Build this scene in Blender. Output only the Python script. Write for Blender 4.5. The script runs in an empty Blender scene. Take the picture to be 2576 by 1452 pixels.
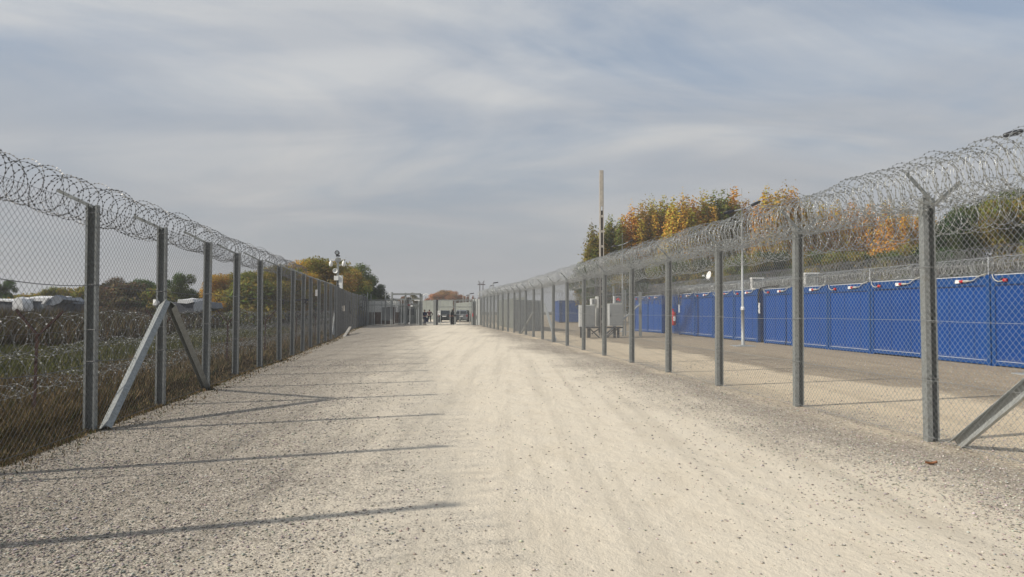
import bpy, math, random
import numpy as np
from mathutils import Vector, Matrix
rng = np.random.default_rng(7)
random.seed(7)
scene = bpy.context.scene
COL = scene.collection
R = math.radians

# ------------------------------------------------------------------ camera, world, sun
FPX, CX, CY, EYE = 1870.0, 1288.0, 726.0, 1.62
PITCH, ROLL = R(1.65), R(0.05)
cam_d = bpy.data.cameras.new('camera')
cam = bpy.data.objects.new('camera', cam_d)
COL.objects.link(cam)
cam_d.sensor_width = 36.0
cam_d.lens = FPX / 2576 * 36.0
cam_d.clip_start = 0.1
cam_d.clip_end = 4000
cam.matrix_world = Matrix.Translation((0, 0, EYE)) @ Matrix.Rotation(R(90) + PITCH, 4, 'X') @ Matrix.Rotation(ROLL, 4, 'Z')
scene.camera = cam

SUN_EL, SHADOW_AZ = R(32.3), R(20.0)          # shadows run to +x, swung towards +y
to_sun = Vector((-math.cos(SHADOW_AZ) * math.cos(SUN_EL), -math.sin(SHADOW_AZ) * math.cos(SUN_EL), math.sin(SUN_EL)))
sun_d = bpy.data.lights.new('sun', 'SUN')
sun_d.energy = 3.6
sun_d.angle = R(1.0)
sun_d.color = (1.0, 0.93, 0.82)
sun = bpy.data.objects.new('sun', sun_d)
COL.objects.link(sun)
sun.rotation_euler = to_sun.to_track_quat('Z', 'Y').to_euler()

world = bpy.data.worlds.new('World')
scene.world = world
world.use_nodes = True
wn, wl = world.node_tree.nodes, world.node_tree.links
wn.clear()


def N(nodes, typ, **kw):
    n = nodes.new(typ)
    ins = kw.pop('ins', {})
    for k, v in kw.items():
        setattr(n, k, v)
    for k, v in ins.items():
        n.inputs[k].default_value = v
    return n


def ramp(nodes, stops, interp='LINEAR'):
    n = nodes.new('ShaderNodeValToRGB')
    n.color_ramp.interpolation = interp
    el = n.color_ramp.elements
    el[0].position, el[0].color = stops[0][0], stops[0][1]
    el[1].position, el[1].color = stops[-1][0], stops[-1][1]
    for p, c in stops[1:-1]:
        e = el.new(p)
        e.color = c
    return n


def g4(v):
    return (v, v, v, 1)


sky = N(wn, 'ShaderNodeTexSky', sky_type='NISHITA', sun_disc=False, sun_elevation=SUN_EL,
        sun_rotation=math.atan2(to_sun.x, to_sun.y), air_density=1.0, dust_density=1.5, altitude=80)
tc = N(wn, 'ShaderNodeTexCoord')
sep = N(wn, 'ShaderNodeSeparateXYZ')
wl.new(tc.outputs['Generated'], sep.inputs[0])
zz = N(wn, 'ShaderNodeMath', operation='ADD', ins={1: 0.16})
wl.new(sep.outputs['Z'], zz.inputs[0])
zm = N(wn, 'ShaderNodeMath', operation='MAXIMUM', ins={1: 0.05})
wl.new(zz.outputs[0], zm.inputs[0])
dx = N(wn, 'ShaderNodeMath', operation='DIVIDE')
dy = N(wn, 'ShaderNodeMath', operation='DIVIDE')
wl.new(sep.outputs['X'], dx.inputs[0]); wl.new(zm.outputs[0], dx.inputs[1])
wl.new(sep.outputs['Y'], dy.inputs[0]); wl.new(zm.outputs[0], dy.inputs[1])
cmb = N(wn, 'ShaderNodeCombineXYZ', ins={2: 8.1})
wl.new(dx.outputs[0], cmb.inputs[0]); wl.new(dy.outputs[0], cmb.inputs[1])
mp1 = N(wn, 'ShaderNodeMapping')
mp1.inputs['Rotation'].default_value = (0, 0, R(-24))
mp1.inputs['Scale'].default_value = (0.75, 0.95, 1)
wl.new(cmb.outputs[0], mp1.inputs[0])
cn1 = N(wn, 'ShaderNodeTexNoise', ins={'Scale': 1.15, 'Detail': 8.0, 'Roughness': 0.55, 'Distortion': 0.8})
wl.new(mp1.outputs[0], cn1.inputs['Vector'])
mp2 = N(wn, 'ShaderNodeMapping')
mp2.inputs['Rotation'].default_value = (0, 0, R(18))
mp2.inputs['Scale'].default_value = (0.75, 1.35, 1)
wl.new(cmb.outputs[0], mp2.inputs[0])
cn2 = N(wn, 'ShaderNodeTexNoise', ins={'Scale': 1.3, 'Detail': 7.0, 'Roughness': 0.5, 'Distortion': 0.9})
wl.new(mp2.outputs[0], cn2.inputs['Vector'])
cr1 = ramp(wn, [(0.35, g4(0.34)), (0.48, g4(0.70)), (0.62, g4(0.98))])
wl.new(cn1.outputs['Fac'], cr1.inputs[0])
cr2 = ramp(wn, [(0.30, (3.60, 3.90, 4.32, 1)), (0.48, (4.20, 4.40, 4.70, 1)), (0.66, (5.25, 5.32, 5.35, 1))])
wl.new(cn2.outputs['Fac'], cr2.inputs[0])
# haze towards the horizon: plain grey air
hz = ramp(wn, [(0.0, g4(1.0)), (0.08, g4(0.75)), (0.30, g4(0.0))])
wl.new(sep.outputs['Z'], hz.inputs[0])
skym = N(wn, 'ShaderNodeMix', data_type='RGBA', blend_type='MIX', ins={0: 0.5})
wl.new(sky.outputs[0], skym.inputs[6])
skym.inputs[7].default_value = (1.55, 2.35, 3.55, 1)
mixc = N(wn, 'ShaderNodeMix', data_type='RGBA')
wl.new(cr1.outputs[0], mixc.inputs[0])
wl.new(skym.outputs[2], mixc.inputs[6])
wl.new(cr2.outputs[0], mixc.inputs[7])
mixh = N(wn, 'ShaderNodeMix', data_type='RGBA')
wl.new(hz.outputs[0], mixh.inputs[0])
wl.new(mixc.outputs[2], mixh.inputs[6])
mixh.inputs[7].default_value = (3.30, 3.33, 3.40, 1)
bg = N(wn, 'ShaderNodeBackground', ins={'Strength': 0.1})
wl.new(mixh.outputs[2], bg.inputs[0])
wo = N(wn, 'ShaderNodeOutputWorld')
wl.new(bg.outputs[0], wo.inputs[0])

scene.view_settings.view_transform = 'Standard'
scene.view_settings.look = 'None'
scene.view_settings.exposure = 0.28
scene.view_settings.gamma = 1.0
scene.view_settings.use_curve_mapping = False
scene.render.engine = 'CYCLES'
scene.cycles.max_bounces = 6
scene.cycles.transparent_max_bounces = 8

# ------------------------------------------------------------------ pixel -> place (measured on the 2576 px wide photograph)
MW = cam.matrix_world.to_3x3()


def ray(px, py):
    return MW @ Vector(((px - CX) / FPX, (CY - py) / FPX, -1.0))


def G(px, py, h=0.0):
    d = ray(px, py)
    s = (h - EYE) / d.z
    return Vector((d.x * s, d.y * s, h))


def PD(px, py, Y):
    d = ray(px, py)
    s = Y / d.y
    return Vector((d.x * s, Y, EYE + d.z * s))


RA = math.atan2(-223.0, 1870.0)                # road direction, swung to the left of the view axis
RD = Vector((math.sin(RA), math.cos(RA), 0))
RN = Vector((RD.y, -RD.x, 0))

# ------------------------------------------------------------------ materials
MATS = {}


def new_mat(name):
    m = bpy.data.materials.new(name)
    m.use_nodes = True
    n, l = m.node_tree.nodes, m.node_tree.links
    b = n['Principled BSDF']
    MATS[name] = m
    return m, n, l, b


def simple(name, c, rough=0.6, metal=0.0, var=0.12, scale=8.0, bump=0.0, spec=0.5, dirt=None):
    m, n, l, b = new_mat(name)
    t = N(n, 'ShaderNodeTexCoord')
    no = N(n, 'ShaderNodeTexNoise', ins={'Scale': scale, 'Detail': 5.0, 'Roughness': 0.6})
    l.new(t.outputs['Object'], no.inputs['Vector'])
    lo = tuple(max(0, x * (1 - var)) for x in c) + (1,)
    hi = tuple(min(1, x * (1 + var)) for x in c) + (1,)
    r = ramp(n, [(0.3, lo), (0.7, hi)])
    l.new(no.outputs['Fac'], r.inputs[0])
    out = r.outputs[0]
    if dirt:
        n2 = N(n, 'ShaderNodeTexNoise', ins={'Scale': scale * 0.3, 'Detail': 8.0, 'Roughness': 0.7})
        l.new(t.outputs['Object'], n2.inputs['Vector'])
        r2 = ramp(n, [(0.5, g4(0.0)), (0.72, g4(0.7))])
        l.new(n2.outputs['Fac'], r2.inputs[0])
        mx = N(n, 'ShaderNodeMix', data_type='RGBA')
        l.new(r2.outputs[0], mx.inputs[0]); l.new(out, mx.inputs[6])
        mx.inputs[7].default_value = tuple(dirt) + (1,)
        out = mx.outputs[2]
    l.new(out, b.inputs['Base Color'])
    b.inputs['Roughness'].default_value = rough
    b.inputs['Metallic'].default_value = metal
    b.inputs['Specular IOR Level'].default_value = spec
    if bump:
        bp = N(n, 'ShaderNodeBump', ins={'Strength': bump, 'Distance': 0.02})
        l.new(no.outputs['Fac'], bp.inputs['Height'])
        l.new(bp.outputs[0], b.inputs['Normal'])
    return m


simple('galvanised', (0.27, 0.285, 0.28), 0.48, 0.35, 0.28, 26, dirt=(0.22, 0.21, 0.18))
simple('galvanised_pale', (0.38, 0.40, 0.40), 0.5, 0.2, 0.14, 30, dirt=(0.33, 0.32, 0.28))
simple('mesh_wire', (0.12, 0.12, 0.125), 0.55, 0.3, 0.1)
simple('mesh_wire_pale', (0.29, 0.30, 0.30), 0.5, 0.3, 0.1)
simple('razor', (0.50, 0.51, 0.50), 0.32, 0.65, 0.2, 12)
simple('razor_dull', (0.24, 0.24, 0.24), 0.45, 0.5, 0.25, 12)
simple('wire_dark', (0.24, 0.24, 0.235), 0.5, 0.4, 0.2, 12)
simple('razor_glint', (0.50, 0.51, 0.50), 0.4, 0.4, 0.15, 12)  # paler than the wire: glints put into the barb colour
simple('razor_low', (0.24, 0.24, 0.23), 0.4, 0.5, 0.2, 12)
simple('rust', (0.045, 0.020, 0.016), 0.85, 0.0, 0.35, 20, bump=0.4)
m = simple('blue_paint', (0.0025, 0.053, 0.235), 0.55, 0.0, 0.06, 1.3, spec=0.25, dirt=(0.009, 0.058, 0.195))
n, l = m.node_tree.nodes, m.node_tree.links
b = n['Principled BSDF']
src = b.inputs['Base Color'].links[0].from_socket
oi = N(n, 'ShaderNodeObjectInfo')
rv = ramp(n, [(0.0, (0.88, 0.90, 0.92, 1)), (1.0, (1.12, 1.10, 1.08, 1))])
l.new(oi.outputs['Random'], rv.inputs[0])
mv = N(n, 'ShaderNodeMix', data_type='RGBA', blend_type='MULTIPLY', ins={0: 1.0})
l.new(src, mv.inputs[6]); l.new(rv.outputs[0], mv.inputs[7])
tz = N(n, 'ShaderNodeTexCoord'); sz = N(n, 'ShaderNodeSeparateXYZ'); l.new(tz.outputs['Object'], sz.inputs[0])
nz = N(n, 'ShaderNodeTexNoise', ins={'Scale': 5.0, 'Detail': 6.0, 'Roughness': 0.7}); l.new(tz.outputs['Object'], nz.inputs['Vector'])
hz_ = N(n, 'ShaderNodeMath', operation='MULTIPLY_ADD', ins={1: 0.9}); l.new(nz.outputs['Fac'], hz_.inputs[0])
sb_ = N(n, 'ShaderNodeMath', operation='MULTIPLY', ins={1: -1.6}); l.new(sz.outputs['Z'], sb_.inputs[0]); l.new(sb_.outputs[0], hz_.inputs[2])
rz_ = ramp(n, [(0.0, g4(0.0)), (0.45, g4(0.5))]); l.new(hz_.outputs[0], rz_.inputs[0])
md = N(n, 'ShaderNodeMix', data_type='RGBA'); l.new(rz_.outputs[0], md.inputs[0]); l.new(mv.outputs[2], md.inputs[6]); md.inputs[7].default_value = (0.20, 0.19, 0.17, 1)
l.new(md.outputs[2], b.inputs['Base Color'])
simple('blue_trim', (0.004, 0.054, 0.205), 0.5, 0.0, 0.06, 3, spec=0.3)
simple('seam_dark', (0.006, 0.012, 0.05), 0.7)
simple('white_paint', (0.74, 0.75, 0.73), 0.45, 0.0, 0.06, 6, dirt=(0.55, 0.54, 0.5))
simple('white_plastic', (0.80, 0.80, 0.78), 0.35, 0.0, 0.03)
simple('grey_paint_and_shade', (0.23, 0.24, 0.24), 0.5, 0.0, 0.06, 5)  # also carries the painted shade on the cabinet fronts
simple('pale_strip', (0.55, 0.58, 0.62), 0.5)
simple('red_plastic', (0.50, 0.008, 0.012), 0.4, 0, 0.06)
simple('black_rubber', (0.012, 0.012, 0.013), 0.6)
simple('black_cloth', (0.012, 0.013, 0.017), 0.9)
simple('navy_cloth', (0.018, 0.028, 0.07), 0.9)
simple('jeans', (0.03, 0.05, 0.10), 0.9)
simple('maroon_cloth', (0.05, 0.018, 0.022), 0.9)
simple('skin', (0.45, 0.24, 0.17), 0.6)
simple('hair', (0.02, 0.014, 0.01), 0.8)
simple('cable_grey', (0.42, 0.42, 0.38), 0.6)
simple('concrete', (0.42, 0.39, 0.34), 0.9, 0, 0.15, 6, bump=0.3, dirt=(0.30, 0.26, 0.21))
simple('bark', (0.07, 0.055, 0.04), 0.95, 0, 0.3, 9, bump=0.5)
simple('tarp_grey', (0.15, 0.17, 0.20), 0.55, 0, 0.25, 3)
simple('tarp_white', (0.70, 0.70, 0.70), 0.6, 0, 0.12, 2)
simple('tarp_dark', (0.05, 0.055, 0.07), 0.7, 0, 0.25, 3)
simple('timber', (0.30, 0.22, 0.14), 0.85, 0, 0.25, 14)
simple('car_dark', (0.018, 0.022, 0.022), 0.22, 0.3, 0.05)
simple('car_silver', (0.20, 0.21, 0.22), 0.3, 0.5, 0.05)
simple('glass_dark', (0.02, 0.025, 0.03), 0.06, 0, 0.02)
simple('tail_red', (0.22, 0.008, 0.010), 0.25)
simple('leaf_brown', (0.24, 0.10, 0.04), 0.7, 0, 0.35, 30)
simple('lamp_dark', (0.03, 0.03, 0.035), 0.4)
simple('brown_board', (0.13, 0.08, 0.05), 0.8, 0, 0.2, 6)
simple('brick_red', (0.11, 0.07, 0.055), 0.85, 0, 0.15, 6)
simple('green_screen', (0.20, 0.215, 0.195), 0.85, 0, 0.10, 1.5, dirt=(0.22, 0.22, 0.19))
simple('corrugated', (0.33, 0.345, 0.34), 0.5, 0.25, 0.15, 4, dirt=(0.26, 0.25, 0.21))
simple('lens', (0.25, 0.27, 0.28), 0.1, 0.2, 0.05)

# leaves: colour from the object's own colour, varied leaf by leaf
m, n, l, b = new_mat('leaves')
oi = N(n, 'ShaderNodeObjectInfo')
at = N(n, 'ShaderNodeAttribute', attribute_name='tint')
mul = N(n, 'ShaderNodeMix', data_type='RGBA', blend_type='MULTIPLY', ins={0: 1.0})
l.new(oi.outputs['Color'], mul.inputs[6]); l.new(at.outputs['Color'], mul.inputs[7])
l.new(mul.outputs[2], b.inputs['Base Color'])
b.inputs['Roughness'].default_value = 0.75
b.inputs['Specular IOR Level'].default_value = 0.2
tr = N(n, 'ShaderNodeBsdfTranslucent')
l.new(mul.outputs[2], tr.inputs[0])
ms = N(n, 'ShaderNodeMixShader', ins={0: 0.3})
l.new(b.outputs[0], ms.inputs[1]); l.new(tr.outputs[0], ms.inputs[2])
l.new(ms.outputs[0], n['Material Output'].inputs[0])

# grass / weeds / stones: colour per blade
for nm, rg in (('blades', 0.85), ('stones', 0.9)):
    m, n, l, b = new_mat(nm)
    at = N(n, 'ShaderNodeAttribute', attribute_name='tint')
    l.new(at.outputs['Color'], b.inputs['Base Color'])
    b.inputs['Roughness'].default_value = rg
    b.inputs['Specular IOR Level'].default_value = 0.15

# gravel: pale compacted centre, coarse grey-brown stone towards the fences
m, n, l, b = new_mat('gravel')
geo = N(n, 'ShaderNodeNewGeometry')
sp = N(n, 'ShaderNodeSeparateXYZ')
l.new(geo.outputs['Position'], sp.inputs[0])


def mth(op, a=None, bb=None, c=None):
    q = n.nodes.new('ShaderNodeMath') if hasattr(n, 'nodes') else n.new('ShaderNodeMath')
    q.operation = op
    for i, v in enumerate((a, bb, c)):
        if v is None:
            continue
        if isinstance(v, (int, float)):
            q.inputs[i].default_value = v
        else:
            l.new(v, q.inputs[i])
    return q.outputs[0]


u = mth('MULTIPLY_ADD', sp.outputs['Y'], 0.1165, sp.outputs['X'])     # distance across the road
big = N(n, 'ShaderNodeTexNoise', ins={'Scale': 0.35, 'Detail': 6.0, 'Roughness': 0.6})
mpb = N(n, 'ShaderNodeMapping')
mpb.inputs['Rotation'].default_value = (0, 0, RA * -1)
mpb.inputs['Scale'].default_value = (1.0, 0.62, 1)
l.new(geo.outputs['Position'], mpb.inputs[0])
l.new(mpb.outputs[0], big.inputs['Vector'])
uw = mth('MULTIPLY_ADD', mth('SUBTRACT', big.outputs['Fac'], 0.5), 4.2, u)
# coarse mask along u
mr = N(n, 'ShaderNodeMapRange', ins={1: -6.0, 2: 14.0, 3: 0.0, 4: 1.0})
l.new(uw, mr.inputs[0])
cmask = ramp(n, [(0.0, g4(1.0)), (0.10, g4(0.95)), (0.20, g4(0.72)), (0.30, g4(0.26)), (0.38, g4(0.02)), (0.47, g4(0.05)),
                 (0.525, g4(0.48)), (0.585, g4(0.86)), (0.625, g4(0.42)), (0.67, g4(0.04)), (0.755, g4(0.02)), (0.785, g4(0.72)), (1.0, g4(0.78))])
l.new(mr.outputs[0], cmask.inputs[0])
med = N(n, 'ShaderNodeTexNoise', ins={'Scale': 1.6, 'Detail': 8.0, 'Roughness': 0.68})
l.new(mpb.outputs[0], med.inputs['Vector'])
medr = ramp(n, [(0.30, g4(0.0)), (0.75, g4(1.0))])
l.new(med.outputs['Fac'], medr.inputs[0])
cm2 = mth('ADD', cmask.outputs[0], mth('MULTIPLY', mth('SUBTRACT', medr.outputs[0], 0.5), 0.42))
cm2n = n.new('ShaderNodeClamp'); l.new(cm2, cm2n.inputs[0]); cm = cm2n.outputs[0]
vor = N(n, 'ShaderNodeTexVoronoi', ins={'Scale': 52.0, 'Randomness': 1.0})
l.new(geo.outputs['Position'], vor.inputs['Vector'])
vor2 = N(n, 'ShaderNodeTexVoronoi', ins={'Scale': 27.0, 'Randomness': 1.0})
l.new(geo.outputs['Position'], vor2.inputs['Vector'])
fine = N(n, 'ShaderNodeTexNoise', ins={'Scale': 180.0, 'Detail': 3.0, 'Roughness': 0.7})
l.new(geo.outputs['Position'], fine.inputs['Vector'])
vs = N(n, 'ShaderNodeSeparateXYZ'); l.new(vor.outputs['Color'], vs.inputs[0])
vs2 = N(n, 'ShaderNodeSeparateXYZ'); l.new(vor2.outputs['Color'], vs2.inputs[0])
stone = ramp(n, [(0.0, (0.08, 0.068, 0.056, 1)), (0.35, (0.19, 0.163, 0.134, 1)), (0.7, (0.32, 0.28, 0.236, 1)), (1.0, (0.66, 0.60, 0.52, 1))])
l.new(mth('MULTIPLY_ADD', vs.outputs[0], 0.7, mth('MULTIPLY', vs2.outputs[0], 0.3)), stone.inputs[0])
dust = ramp(n, [(0.25, (0.52, 0.45, 0.345, 1)), (0.5, (0.66, 0.59, 0.475, 1)), (0.8, (0.74, 0.675, 0.56, 1))])
l.new(mth('MULTIPLY_ADD', fine.outputs['Fac'], 0.45, mth('MULTIPLY', med.outputs['Fac'], 0.6)), dust.inputs[0])
# sparse stones left in the dusty part
spk = mth('GREATER_THAN', vs2.outputs[1], 0.93)
thr = mth('GREATER_THAN', mth('ADD', cm, mth('MULTIPLY', vs.outputs[1], 0.55)), 0.72)
f1 = mth('MULTIPLY_ADD', cm, 0.42, mth('MULTIPLY', thr, 0.42))
f2 = mth('MINIMUM', mth('ADD', f1, mth('MULTIPLY', spk, 0.03)), 1.0)
gm = N(n, 'ShaderNodeMix', data_type='RGBA')
l.new(f2, gm.inputs[0]); l.new(dust.outputs[0], gm.inputs[6]); l.new(stone.outputs[0], gm.inputs[7])
# faint wheel tracks
wv = N(n, 'ShaderNodeTexNoise', ins={'Scale': 2.4, 'Detail': 4.0, 'Roughness': 0.6})
mpw = N(n, 'ShaderNodeMapping')
mpw.inputs['Rotation'].default_value = (0, 0, RA * -1)
mpw.inputs['Scale'].default_value = (1.0, 0.03, 1)
l.new(geo.outputs['Position'], mpw.inputs[0]); l.new(mpw.outputs[0], wv.inputs['Vector'])
wr = ramp(n, [(0.38, g4(0.90)), (0.5, g4(1.02)), (0.62, g4(1.04))])
l.new(wv.outputs['Fac'], wr.inputs[0])
gm2 = N(n, 'ShaderNodeMix', data_type='RGBA', blend_type='MULTIPLY', ins={0: 1.0})
l.new(gm.outputs[2], gm2.inputs[6]); l.new(wr.outputs[0], gm2.inputs[7])
tanr = ramp(n, [(0.0, (1, 1, 1, 1)), (0.58, (1, 1, 1, 1)), (0.66, (0.97, 0.90, 0.80, 1)), (1.0, (0.97, 0.90, 0.80, 1))])
l.new(mr.outputs[0], tanr.inputs[0])
gm3 = N(n, 'ShaderNodeMix', data_type='RGBA', blend_type='MULTIPLY', ins={0: 1.0})
l.new(gm2.outputs[2], gm3.inputs[6]); l.new(tanr.outputs[0], gm3.inputs[7])
l.new(gm3.outputs[2], b.inputs['Base Color'])
b.inputs['Roughness'].default_value = 0.95
b.inputs['Specular IOR Level'].default_value = 0.1
hgt = mth('ADD', mth('MULTIPLY', mth('SUBTRACT', 1.0, vor.outputs['Distance']), mth('MULTIPLY_ADD', cm, 1.0, 0.10)), mth('MULTIPLY', fine.outputs['Fac'], 0.3))
bp = N(n, 'ShaderNodeBump', ins={'Strength': 0.85, 'Distance': 0.012})
l.new(hgt, bp.inputs['Height'])
bp2 = N(n, 'ShaderNodeBump', ins={'Strength': 0.5, 'Distance': 0.10})
l.new(med.outputs['Fac'], bp2.inputs['Height'])
l.new(bp.outputs[0], bp2.inputs['Normal'])
l.new(bp2.outputs[0], b.inputs['Normal'])

# field soil
m, n, l, b = new_mat('field')
geo = N(n, 'ShaderNodeNewGeometry')
no = N(n, 'ShaderNodeTexNoise', ins={'Scale': 0.5, 'Detail': 9.0, 'Roughness': 0.7})
l.new(geo.outputs['Position'], no.inputs['Vector'])
r = ramp(n, [(0.3, (0.028, 0.024, 0.012, 1)), (0.48, (0.045, 0.045, 0.018, 1)), (0.6, (0.075, 0.05, 0.025, 1)), (0.75, (0.05, 0.06, 0.02, 1))])
l.new(no.outputs['Fac'], r.inputs[0]); l.new(r.outputs[0], b.inputs['Base Color'])
b.inputs['Roughness'].default_value = 1.0
b.inputs['Specular IOR Level'].default_value = 0.05
bp = N(n, 'ShaderNodeBump', ins={'Strength': 0.8, 'Distance': 0.1})
l.new(no.outputs['Fac'], bp.inputs['Height']); l.new(bp.outputs[0], b.inputs['Normal'])


# ------------------------------------------------------------------ mesh building
class MB:
    def __init__(s):
        s.v, s.f = [], []

    def add(s, vs, fs):
        o = len(s.v)
        s.v.extend([tuple(p) for p in vs])
        s.f.extend([tuple(o + i for i in f) for f in fs])
        return s

    def box(s, c, size, rz=0.0, M=None):
        hx, hy, hz = size[0] / 2, size[1] / 2, size[2] / 2
        vs = [Vector((x, y, z)) for z in (-hz, hz) for x, y in ((-hx, -hy), (hx, -hy), (hx, hy), (-hx, hy))]
        m = Matrix.Translation(c) @ Matrix.Rotation(rz, 4, 'Z')
        if M is not None:
            m = Matrix.Translation(c) @ M
        vs = [m @ p for p in vs]
        return s.add(vs, [(0, 3, 2, 1), (4, 5, 6, 7), (0, 1, 5, 4), (1, 2, 6, 5), (2, 3, 7, 6), (3, 0, 4, 7)])

    def tube(s, pts, r, k=6, cap=True):
        pts = [Vector(p) for p in pts]
        n_ = len(pts)
        rs = r if isinstance(r, (list, tuple)) else [r] * n_
        rings = []
        up = Vector((0, 0, 1))
        for i, p in enumerate(pts):
            t = (pts[min(i + 1, n_ - 1)] - pts[max(i - 1, 0)])
            if t.length < 1e-9:
                t = up
            t.normalize()
            a = t.cross(up)
            if a.length < 0.05:
                a = t.cross(Vector((1, 0, 0)))
            a.normalize()
            c = a.cross(t)
            rings.append([p + (a * math.cos(2 * math.pi * j / k) + c * math.sin(2 * math.pi * j / k)) * rs[i] for j in range(k)])
        vs = [q for rr in rings for q in rr]
        fs = []
        for i in range(n_ - 1):
            for j in range(k):
                j2 = (j + 1) % k
                fs.append((i * k + j, i * k + j2, (i + 1) * k + j2, (i + 1) * k + j))
        if cap:
            fs.append(tuple(range(k)))
            fs.append(tuple((n_ - 1) * k + j for j in reversed(range(k))))
        return s.add(vs, fs)

    def prism(s, poly, a, b_, ax):
        """poly: list of 2D points in the plane across a->b_ ; ax: (ex, ey) vectors"""
        a, b_ = Vector(a), Vector(b_)
        k = len(poly)
        vs = [a + ax[0] * x + ax[1] * y for x, y in poly] + [b_ + ax[0] * x + ax[1] * y for x, y in poly]
        fs = [(i, (i + 1) % k, k + (i + 1) % k, k + i) for i in range(k)]
        fs.append(tuple(reversed(range(k)))); fs.append(tuple(range(k, 2 * k)))
        return s.add(vs, fs)

    def lathe(s, c, prof, k=14, axis=None):
        q = Matrix.Identity(3) if axis is None else Vector(axis).to_track_quat('Z', 'Y').to_matrix()
        c = Vector(c)
        vs, fs = [], []
        for r_, z in prof:
            for j in range(k):
                a = 2 * math.pi * j / k
                vs.append(c + q @ Vector((r_ * math.cos(a), r_ * math.sin(a), z)))
        for i in range(len(prof) - 1):
            for j in range(k):
                j2 = (j + 1) % k
                fs.append((i * k + j, i * k + j2, (i + 1) * k + j2, (i + 1) * k + j))
        fs.append(tuple(reversed(range(k)))); fs.append(tuple((len(prof) - 1) * k + j for j in range(k)))
        return s.add(vs, fs)

    def quad(s, a, b_, c, d):
        return s.add([a, b_, c, d], [(0, 1, 2, 3)])

    def mesh(s, name, mat, smooth=False):
        me = bpy.data.meshes.new(name)
        me.from_pydata(s.v, [], s.f)
        me.materials.append(MATS[mat])
        if smooth:
            me.polygons.foreach_set('use_smooth', [True] * len(me.polygons))
        me.update()
        return me

    def build(s, name, mat, parent=None, smooth=False, loc=None):
        return link(name, s.mesh(name, mat, smooth), parent, loc)


def link(name, me, parent=None, loc=None):
    """world-space geometry; when parented, keep it where it is"""
    o = bpy.data.objects.new(name, me)
    COL.objects.link(o)
    if loc is not None:
        o.location = loc
    if parent is not None:
        o.parent = parent
        o.matrix_parent_inverse = parent_world(parent).inverted()
    return o


def parent_world(p):
    m = Matrix.LocRotScale(p.location, p.rotation_euler, p.scale)
    if p.parent is not None:
        return parent_world(p.parent) @ p.matrix_parent_inverse @ m
    return m


def tag(o, label=None, cat=None, group=None, kind=None):
    if label: o['label'] = label
    if cat: o['category'] = cat
    if group: o['group'] = group
    if kind: o['kind'] = kind
    return o


def thing(name, loc, label, cat, group=None):
    e = bpy.data.objects.new(name, None)
    COL.objects.link(e)
    e.location = loc
    e.empty_display_size = 0.2
    return tag(e, label, cat, group)


def fast_mesh(name, verts, faces_flat, fsize, mat, tint=None, smooth=False):
    """verts (N,3); faces (M,fsize) ; tint per face (M,3)"""
    me = bpy.data.meshes.new(name)
    nv, nf = len(verts), len(faces_flat)
    me.vertices.add(nv)
    me.vertices.foreach_set('co', np.asarray(verts, dtype=np.float32).ravel())
    me.loops.add(nf * fsize)
    me.loops.foreach_set('vertex_index', np.asarray(faces_flat, dtype=np.int32).ravel())
    me.polygons.add(nf)
    me.polygons.foreach_set('loop_start', np.arange(0, nf * fsize, fsize, dtype=np.int32))
    me.polygons.foreach_set('loop_total', np.full(nf, fsize, dtype=np.int32))
    if tint is not None:
        at_ = me.attributes.new('tint', 'FLOAT_COLOR', 'FACE')
        c = np.ones((nf, 4), dtype=np.float32)
        c[:, :3] = tint
        at_.data.foreach_set('color', c.ravel())
    me.materials.append(MATS[mat])
    me.update(calc_edges=True)
    if smooth:
        me.polygons.foreach_set('use_smooth', [True] * nf)
    return me


# ------------------------------------------------------------------ fence lines
LP = [(-4.65, 1.95), (-4.98, 4.6), (-5.28, 7.25)]
for px, D in ((232, 9.95), (407, 12.63), (520, 15.33), (594, 18.27), (655, 20.93), (704, 23.6), (736, 26.3), (762, 29.0), (782, 31.8), (802, 34.6), (819, 37.4), (833, 40.2), (845, 43.0)):
    LP.append(((px - CX) / FPX * D, D))
for i in range(1, 14):
    t = i / 13
    LP.append((-10.2 + t * (-15.3 + 10.2) - 0.35 * math.sin(math.pi * t), 43.0 + t * 35.3))
RP = [(6.2 - 0.11 * D, D) for D in (-1.0, 2.4, 5.8)]
for px in (2338, 2006, 1808, 1681, 1589, 1520, 1468, 1427, 1392, 1365, 1342, 1323):
    D = 11594 / (px - 1082.3)
    RP.append((6.2 - 0.11 * D, D))
for px, D in ((1308, 50.6), (1293.5, 52.9), (1278, 55.4), (1265, 57.9), (1253, 60.4), (1243, 63.0), (1234, 65.8), (1226, 68.8), (1218, 72.0), (1211, 77.6)):
    RP.append(((px - CX) / FPX * D, D))
CONT = lambda D: 16.33 - 0.1083 * D            # face of the blue container row
FAR = lambda D: 23.3 - 0.108 * D               # outer fence beyond the containers
GATE_Y = 78.3

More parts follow.
